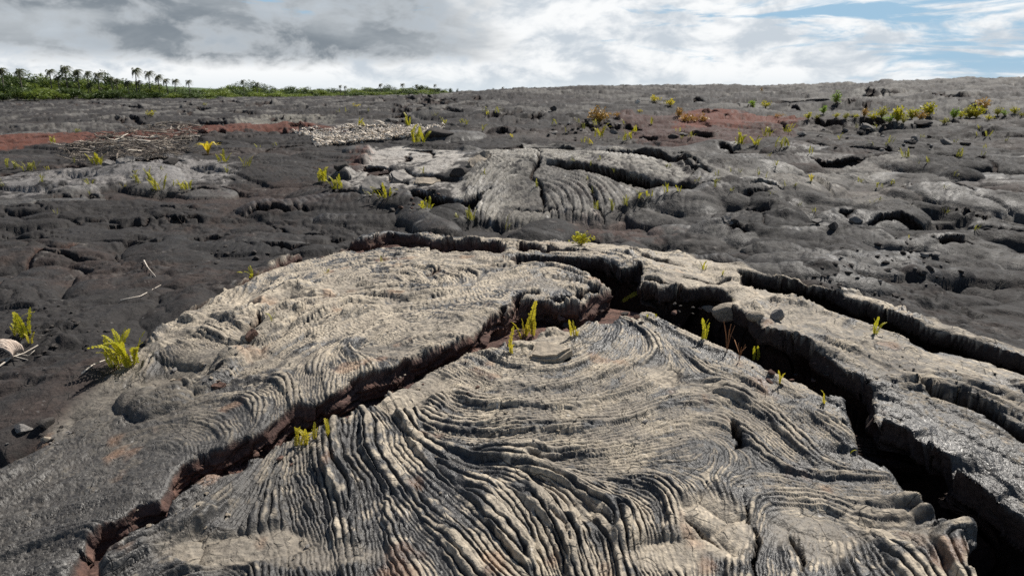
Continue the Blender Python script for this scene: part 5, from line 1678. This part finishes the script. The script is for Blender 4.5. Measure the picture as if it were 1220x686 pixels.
HEAP = [(75, 178), (95, 170), (125, 162), (160, 154), (205, 150), (250, 155), (240, 166), (225, 178), (235, 186), (190, 194), (140, 192), (100, 196), (78, 190)]
for k in range(150):
    x, y = pick(HEAP)
    p = hit(x, y)
    L = px_size(p, rs.uniform(10, 34))
    a = rs.gauss(0, 0.7) + (math.pi if rs.random() < 0.5 else 0)
    up = rs.uniform(-0.05, 0.35)
    d = Vector((math.cos(a), math.sin(a) * 1.4, up)).normalized()
    q = Vector((-d.y, d.x, 0.4)) * L * rs.uniform(-.22, .22)
    z0 = Vector((0, 0, rs.uniform(0.0, 0.16)))
    pts = [p + z0 + d * L * t + q * math.sin(math.pi * t) + Vector((rs.uniform(-1, 1), rs.uniform(-1, 1), rs.uniform(-1, 1))) * L * 0.03 for t in (0, .25, .5, .75, 1)]
    stick(pts, px_size(p, rs.uniform(0.5, 1.3)), M_PALEW if rs.random() < 0.16 else M_WOOD, 'branch',
          'dry branch in the tangled heap of dead wood at left', group='branches of the dead wood heap')
b = MB()
for k in range(900):
    x, y = pick(HEAP)
    p = hit(x, y)
    L = px_size(p, rs.uniform(5, 12))
    a = rs.uniform(0, 6.28)
    d = Vector((math.cos(a), math.sin(a), rs.uniform(-.1, .5))).normalized()
    z0 = Vector((0, 0, rs.uniform(0.0, 0.10)))
    b.tube([p + z0, p + z0 + d * L * .5 + Vector((0, 0, L * .1)), p + z0 + d * L], px_size(p, 0.32), 3)
link('brushwood', b.mesh('brushwood', M_WOOD), kind='stuff')
# bleached wood washed into a strip
STRIP = t1((1020, 290), (1080, 284), (1200, 288)) + t2((40, 272), (140, 262), (300, 264), (440, 262), (420, 280), (330, 298), (240, 312), (100, 328), (-10, 335), (-20, 305))
for k in range(120):
    x, y = pick(STRIP)
    p = hit(x, y)
    L = px_size(p, rs.uniform(5, 13))
    a = rs.uniform(0, 6.28)
    d = Vector((math.cos(a), math.sin(a), rs.uniform(-.05, .35))).normalized()
    stick([p + Vector((0, 0, .02)), p + d * L * .5 + Vector((0, 0, .03 + L * rs.uniform(-.05, .12))), p + d * L + Vector((0, 0, .03))], px_size(p, rs.uniform(0.8, 1.7)), M_PALEW, 'bleached_branch',
          'bleached pale stick in the white strip of debris behind the middle mound', group='bleached sticks in the pale strip')
b = MB()
for k in range(1500):
    x, y = pick(STRIP)
    p = hit(x, y)
    L = px_size(p, rs.uniform(2, 5))
    a = rs.uniform(0, 6.28)
    d = Vector((math.cos(a), math.sin(a), rs.uniform(-.1, .5))).normalized()
    b.tube([p, p + d * L + Vector((0, 0, .03))], px_size(p, rs.uniform(0.5, 1.1)), 3)
link('bleached_debris', b.mesh('bleached_debris', M_PALEW), kind='stuff')
TWIGS = [([(0, 440), (14, 430), (30, 424), (46, 414)], 1.3, 'pale forked twig by the dry palm husk at the left edge'),
         ([(2, 433), (18, 428), (34, 432)], 0.8, 'short thin twig under the dry palm husk'),
         ([(98, 448), (112, 438), (130, 430)], 1.0, 'pale straw leading down left from the big fern clump'),
         ([(20, 425), (35, 428), (42, 420)], 0.7, 'thin twig right of the dry palm husk'),
         ([(144, 361), (168, 355), (192, 342)], 0.8, 'long pale straw lying on the bare dark flow'),
         ([(172, 313), (176, 320), (186, 332)], 0.8, 'short pale straw on the bare dark flow'),
         ([(868, 402), (874, 412), (880, 424)], 0.7, 'dry reddish stalk bending in the wide chasm')]
for pts, r_, lb in TWIGS:
    W_ = [hit(*q) + Vector((0, 0, 0.015)) for q in pts]
    stick(W_, px_size(W_[0], r_), M_DRY if 'reddish' in lb else M_PALEW, 'twig', lb, 'twig')
# dry red stalks and grass in the chasm
for (x_, y_, hh2, lb) in ((866, 420, 40, 'tall dry red stalk standing in the wide chasm'), (880, 432, 26, 'short dry red stalk behind the tall one in the chasm'),
                          (600, 309, 8, 'rusty dry tuft in the notch of the rim')):
    p = hit(x_, y_)
    H = px_size(p, hh2)
    root = link('dry_plant', None, loc=p, label=lb, cat='plant')
    for k in range(5):
        bb = MB()
        a = rs.uniform(0, 6.28)
        d = Vector((math.cos(a), math.sin(a), 0)) * H * rs.uniform(0.05, 0.4)
        bb.tube([Vector((0, 0, 0)), d * 0.4 + Vector((0, 0, H * .5)), d + Vector((0, 0, H * rs.uniform(.6, 1)))], H * 0.012, 3)
        link('stalk', bb.mesh('stalk', M_DRY), root)

# dry palm husk at the left edge
p = hit(12, 430)
S_ = px_size(p, 34)
root = link('palm_husk', None, loc=p, label='curled pale dry palm husk cut by the left edge of the picture', cat='palm husk')
M_HUSK = rough_mat('husk', (0.34, 0.26, 0.21), (0.58, 0.49, 0.41), 40)
for k in range(12):
    bb = MB()
    ph = (k - 5.5) / 5.5
    q = []
    for t in range(10):
        u = t / 9
        q.append(Vector((S_ * (-0.95 + 1.15 * math.sin(u * 1.65) + 0.12 * ph * ph), S_ * (0.34 * ph * (1 - 0.25 * u)), S_ * (0.10 + 0.62 * math.sin(0.45 + u * 2.5) * (1 - 0.25 * ph * ph) + 0.02 * rs.uniform(-1, 1)))))
    bb.tube(q, [S_ * 0.055 * (1 - 0.5 * abs(t / 9 - .4)) for t in range(10)], 6)
    link('dry_leaf', bb.mesh('dry_leaf', M_HUSK, True), root)


# ------------------------------------------------------------------ forest at the left skyline
def crown_mesh(seed, mat, n=1500, leaf=0.09):
    """unit crown: several leafy clumps, width about 1, height about 0.7, base at z = 0.2"""
    r = random.Random(seed)
    b = MB()
    cl = []
    for k in range(13):
        a, q = r.uniform(0, 6.28), math.sqrt(r.random()) * 0.38
        cl.append((Vector((math.cos(a) * q, math.sin(a) * q, 0.30 + r.random() * 0.48 * (1 - q * 1.3))), r.uniform(0.10, 0.22)))
    for k in range(n):
        c, R = r.choice(cl)
        d = Vector((r.gauss(0, 1), r.gauss(0, 1), r.gauss(0, 1))).normalized()
        p = c + d * R * r.uniform(0.7, 1.08) * Vector((1, 1, 0.8)).length / 1.62
        e = Vector((r.uniform(-1, 1), r.uniform(-1, 1), r.uniform(-.6, .6))).normalized()
        f = e.cross(d + Vector((r.uniform(-.5, .5), r.uniform(-.5, .5), r.uniform(-.5, .5)))).normalized()
        L = leaf * r.uniform(0.4, 0.9)
        b.face([p - e * L * .5, p + f * L * .3, p + e * L * .5, p - f * L * .3])
    return b.mesh('crown', mat)


def trunk_mesh(seed):
    r = random.Random(seed)
    b = MB()
    top = Vector((r.uniform(-.05, .05), 0, 0.5))
    b.tube([Vector((0, 0, -0.1)), Vector((r.uniform(-.03, .03), 0, 0.2)), top], [0.03, 0.024, 0.012], 6)
    for k in range(5):
        a = r.uniform(0, 6.28)
        z = r.uniform(0.15, 0.4)
        b.tube([Vector((0, 0, z)), Vector((math.cos(a) * .14, math.sin(a) * .14, z + 0.13)), Vector((math.cos(a) * .26, math.sin(a) * .26, z + 0.2))], [0.013, 0.009, 0.004], 4)
    return b.mesh('trunk', M_BARK)


CRN = [crown_mesh(40 + i, (M_TREE, M_TREE2)[i % 2]) for i in range(6)]
TRK = [trunk_mesh(50 + i) for i in range(3)]


def palm_crown(seed):
    r = random.Random(seed)
    b = MB()
    for k in range(24):
        a = r.uniform(0, 6.28)
        wind = Vector((0.45, 0, 0))
        dirn = Vector((math.cos(a), math.sin(a), 0))
        rise = r.uniform(-.35, 1.35)
        q = []
        for t in range(7):
            u = t / 6
            q.append(dirn * u * 0.85 + wind * u * u * 0.7 + Vector((0, 0, rise * u - (0.95 + rise * 0.3) * u * u)))
        b.tube(q, [0.02 * (1 - .8 * t / 6) for t in range(7)], 3)
        for t in range(1, 22):
            u = t / 21.5
            i = min(int(u * 6), 5)
            c = q[i].lerp(q[i + 1], u * 6 - i)
            d = (q[i + 1] - q[i]).normalized()
            s1 = d.cross(Vector((0, 0, 1))).normalized()
            L = 0.30 * math.sin(math.pi * (0.15 + 0.8 * u)) * r.uniform(.8, 1.1)
            for sg in (-1, 1):
                tip = c + s1 * sg * L * 0.75 + d * L * 0.5 + Vector((0.08, 0, -L * 0.55))
                b.face([c - d * 0.02, tip, c + d * 0.03])
    return b.mesh('crown', M_PALM)


PCR = [palm_crown(60 + i) for i in range(4)]
rt = random.Random(9)


def forest_dist(px):
    return float(np.interp(px, (-100, 0, 250, 420, 540, 780), (135, 140, 175, 250, 330, 330)))


def skyline(px, py, D):
    """world point at distance D on the sight line through px,py"""
    x = (px - 610) / F
    d = cam_ray(px, py)
    t = D / d.y
    return Vector((d.x * t, D, CAM_H + d.z * t))


def tree(px, ytop, wpx, D, label, group, ci=None):
    top = skyline(px, ytop, D)
    base_z = -0.6
    H = top.z - base_z
    W = wpx * D / F
    ci = rt.randrange(6) if ci is None else ci
    root = link('tree', None, loc=(top.x, D, base_z), label=label, cat='tree', group=group)
    link('trunk', TRK[ci % 3], root, scale=(W, W, H))
    link('crown', CRN[ci], root, scale=(W * 1.3, W * 1.3, H * 1.36), rot=(0, 0, rt.uniform(0, 6)))


TOPX = [-60, 0, 50, 100, 150, 200, 240, 262, 285, 320, 350, 385, 400, 430, 480, 520, 532]
TOPY = [86, 89, 87, 90, 95, 100, 104, 103, 100, 103.5, 104, 103.5, 106, 105, 103.5, 104.5, 107]
for row in range(4):
    px = -60 + row * 3.0
    while px < 532:
        D = forest_dist(px)
        wpx = max(6, 27 * 140 / D) * rt.uniform(0.6, 1.5)
        y0 = float(np.interp(px, TOPX, TOPY))
        base = 109 + 2.2 * F / D
        yt = y0 + (base - y0) * (0.02, 0.22, 0.42, 0.6)[row] + rt.uniform(-3.2, 4.5) * (140 / D)
        zn = 0 if px < 60 else 1 if px < 150 else 2 if px < 235 else 3 if px < 330 else 4
        zone = ('at the far left', 'under the left palm cluster', 'under the clear standing palms', 'left of centre', 'at the far right end')[zn]
        rw = ('tall broadleaf tree in the back row of the forest ', 'leafy tree behind the middle row of the forest ', 'bushy tree in the middle row of the forest ', 'low bushy tree on the front edge of the forest ')[row]
        tree(px, yt, wpx, D + (30, 20, 8, -4)[row] * D / 140 * 0.8, rw + zone, rw.replace('tree', 'trees', 1) + zone)
        px += wpx * (0.55 if row < 3 else 0.75)
for px, yt, w in ((537, 106.5, 5), (545, 107.5, 4), (560, 107.5, 4), (575, 107.2, 4), (588, 107, 4), (612, 106.5, 4), (637, 105, 4), (655, 105.5, 3), (742, 103, 4), (757, 103.2, 3), (596, 106.8, 4)):
    tree(px, yt - 0.5, w, 330, 'tiny lone tree on the skyline right of the forest', 'lone trees on the skyline')

PALMS = [(1, 84, 10, 'palm cut by the left edge of the picture'), (22, 86, 11, 'palm near the left edge above the dark trees'), (59, 86.5, 10, 'palm left of the tallest left palm'),
         (77, 82, 12, 'tallest palm of the left cluster'), (91, 86, 11, 'palm just right of the tallest left palm'), (104, 88, 8, 'short palm at the right side of the left cluster'), (116, 90.5, 11, 'broad palm at the right end of the left cluster'),
         (132, 94.5, 7, 'small palm between the two palm groups, left one'), (138, 96.5, 7, 'small palm between the two palm groups, right one'), (161, 85, 11, 'tallest lone palm standing clear of the forest'),
         (176.5, 88.5, 10, 'second of the clear standing palms'), (188, 92, 10, 'third of the clear standing palms'), (197, 96.5, 8, 'fourth of the clear standing palms'), (208, 97.5, 8, 'palm at the end of the clear standing row'),
         (224, 98.5, 7, 'small palm right of the clear standing row'), (106, 101, 9, 'palm inside the dark green of the forest'), (151, 99, 9, 'palm low in the forest below the tallest lone palm'),
         (164, 99, 8, 'palm low in the forest right below the tallest lone palm'), (68, 94, 9, 'palm low in the forest under the left cluster'), (120, 107, 7, 'low palm at the foot of the forest'),
         (289, 97.5, 6, 'small palm above the round trees left of centre'), (306, 101, 5, 'tiny palm right of the one above the round trees'), (405, 104, 4, 'tiny palm of a close pair, left one'), (411, 104.5, 4, 'tiny palm of a close pair, right one'),
         (453, 102, 5, 'tiny palm poking above the distant trees'), (479, 102, 5, 'tiny palm above the distant trees further right'), (496, 103, 4, 'tiny palm near the right end of the distant trees'),
         (518, 102.5, 4, 'last but one tiny palm of the distant trees'), (599, 105.5, 3, 'tiny lone palm on the skyline beyond the forest'), (742, 102.5, 3, 'tiny palm silhouette on the lava skyline')]
for i, (px, yc, w, lb) in enumerate(PALMS):
    D = forest_dist(px) + 6
    c = skyline(px, yc - 1.2, D)
    W = w * D / F * 0.5
    z0 = -0.6
    root = link('palm_tree', None, loc=(c.x, D, z0), label=lb, cat='palm tree', group='palms above the forest')
    H = c.z - z0
    bx = rt.uniform(-.1, .1) * H
    bb = MB()
    bb.tube([Vector((bx, 0, -0.5)), Vector((bx * .7, 0, H * .35)), Vector((bx * .2, 0, H * .75)), Vector((0, 0, H))], [0.17, 0.13, 0.11, 0.10], 7)
    link('trunk', bb.mesh('trunk', M_BARK, True), root)
    link('crown', PCR[i % 4], root, loc=(0, 0, H), scale=W * 1.5, rot=(0, 0, rt.uniform(-.3, .3)))

# low wooded hill far behind the forest
b = MB()
prev = None
HX = list(range(-700, 330, 14))
for q, px in enumerate(HX):
    yy = float(np.interp(px, (-700, -200, 0, 60, 130, 200, 260, 320), (84, 89, 93, 96, 99, 103, 106, 110))) + 0.5 * math.sin(px * 0.21)
    t0, t1_ = skyline(px, yy, 1500), skyline(px, yy, 1500)
    cur = (Vector((t0.x * 0.8, 1200, -3)), t0, Vector((t0.x * 1.3, 1950, -3)))
    if prev:
        b.face([prev[0], cur[0], cur[1], prev[1]])
        b.face([prev[1], cur[1], cur[2], prev[2]])
    prev = cur
link('hill', b.mesh('hill', rough_mat('wooded_hill', (0.05, 0.08, 0.04), (0.09, 0.13, 0.06), 0.03, 0.95, 0.5)), kind='structure')
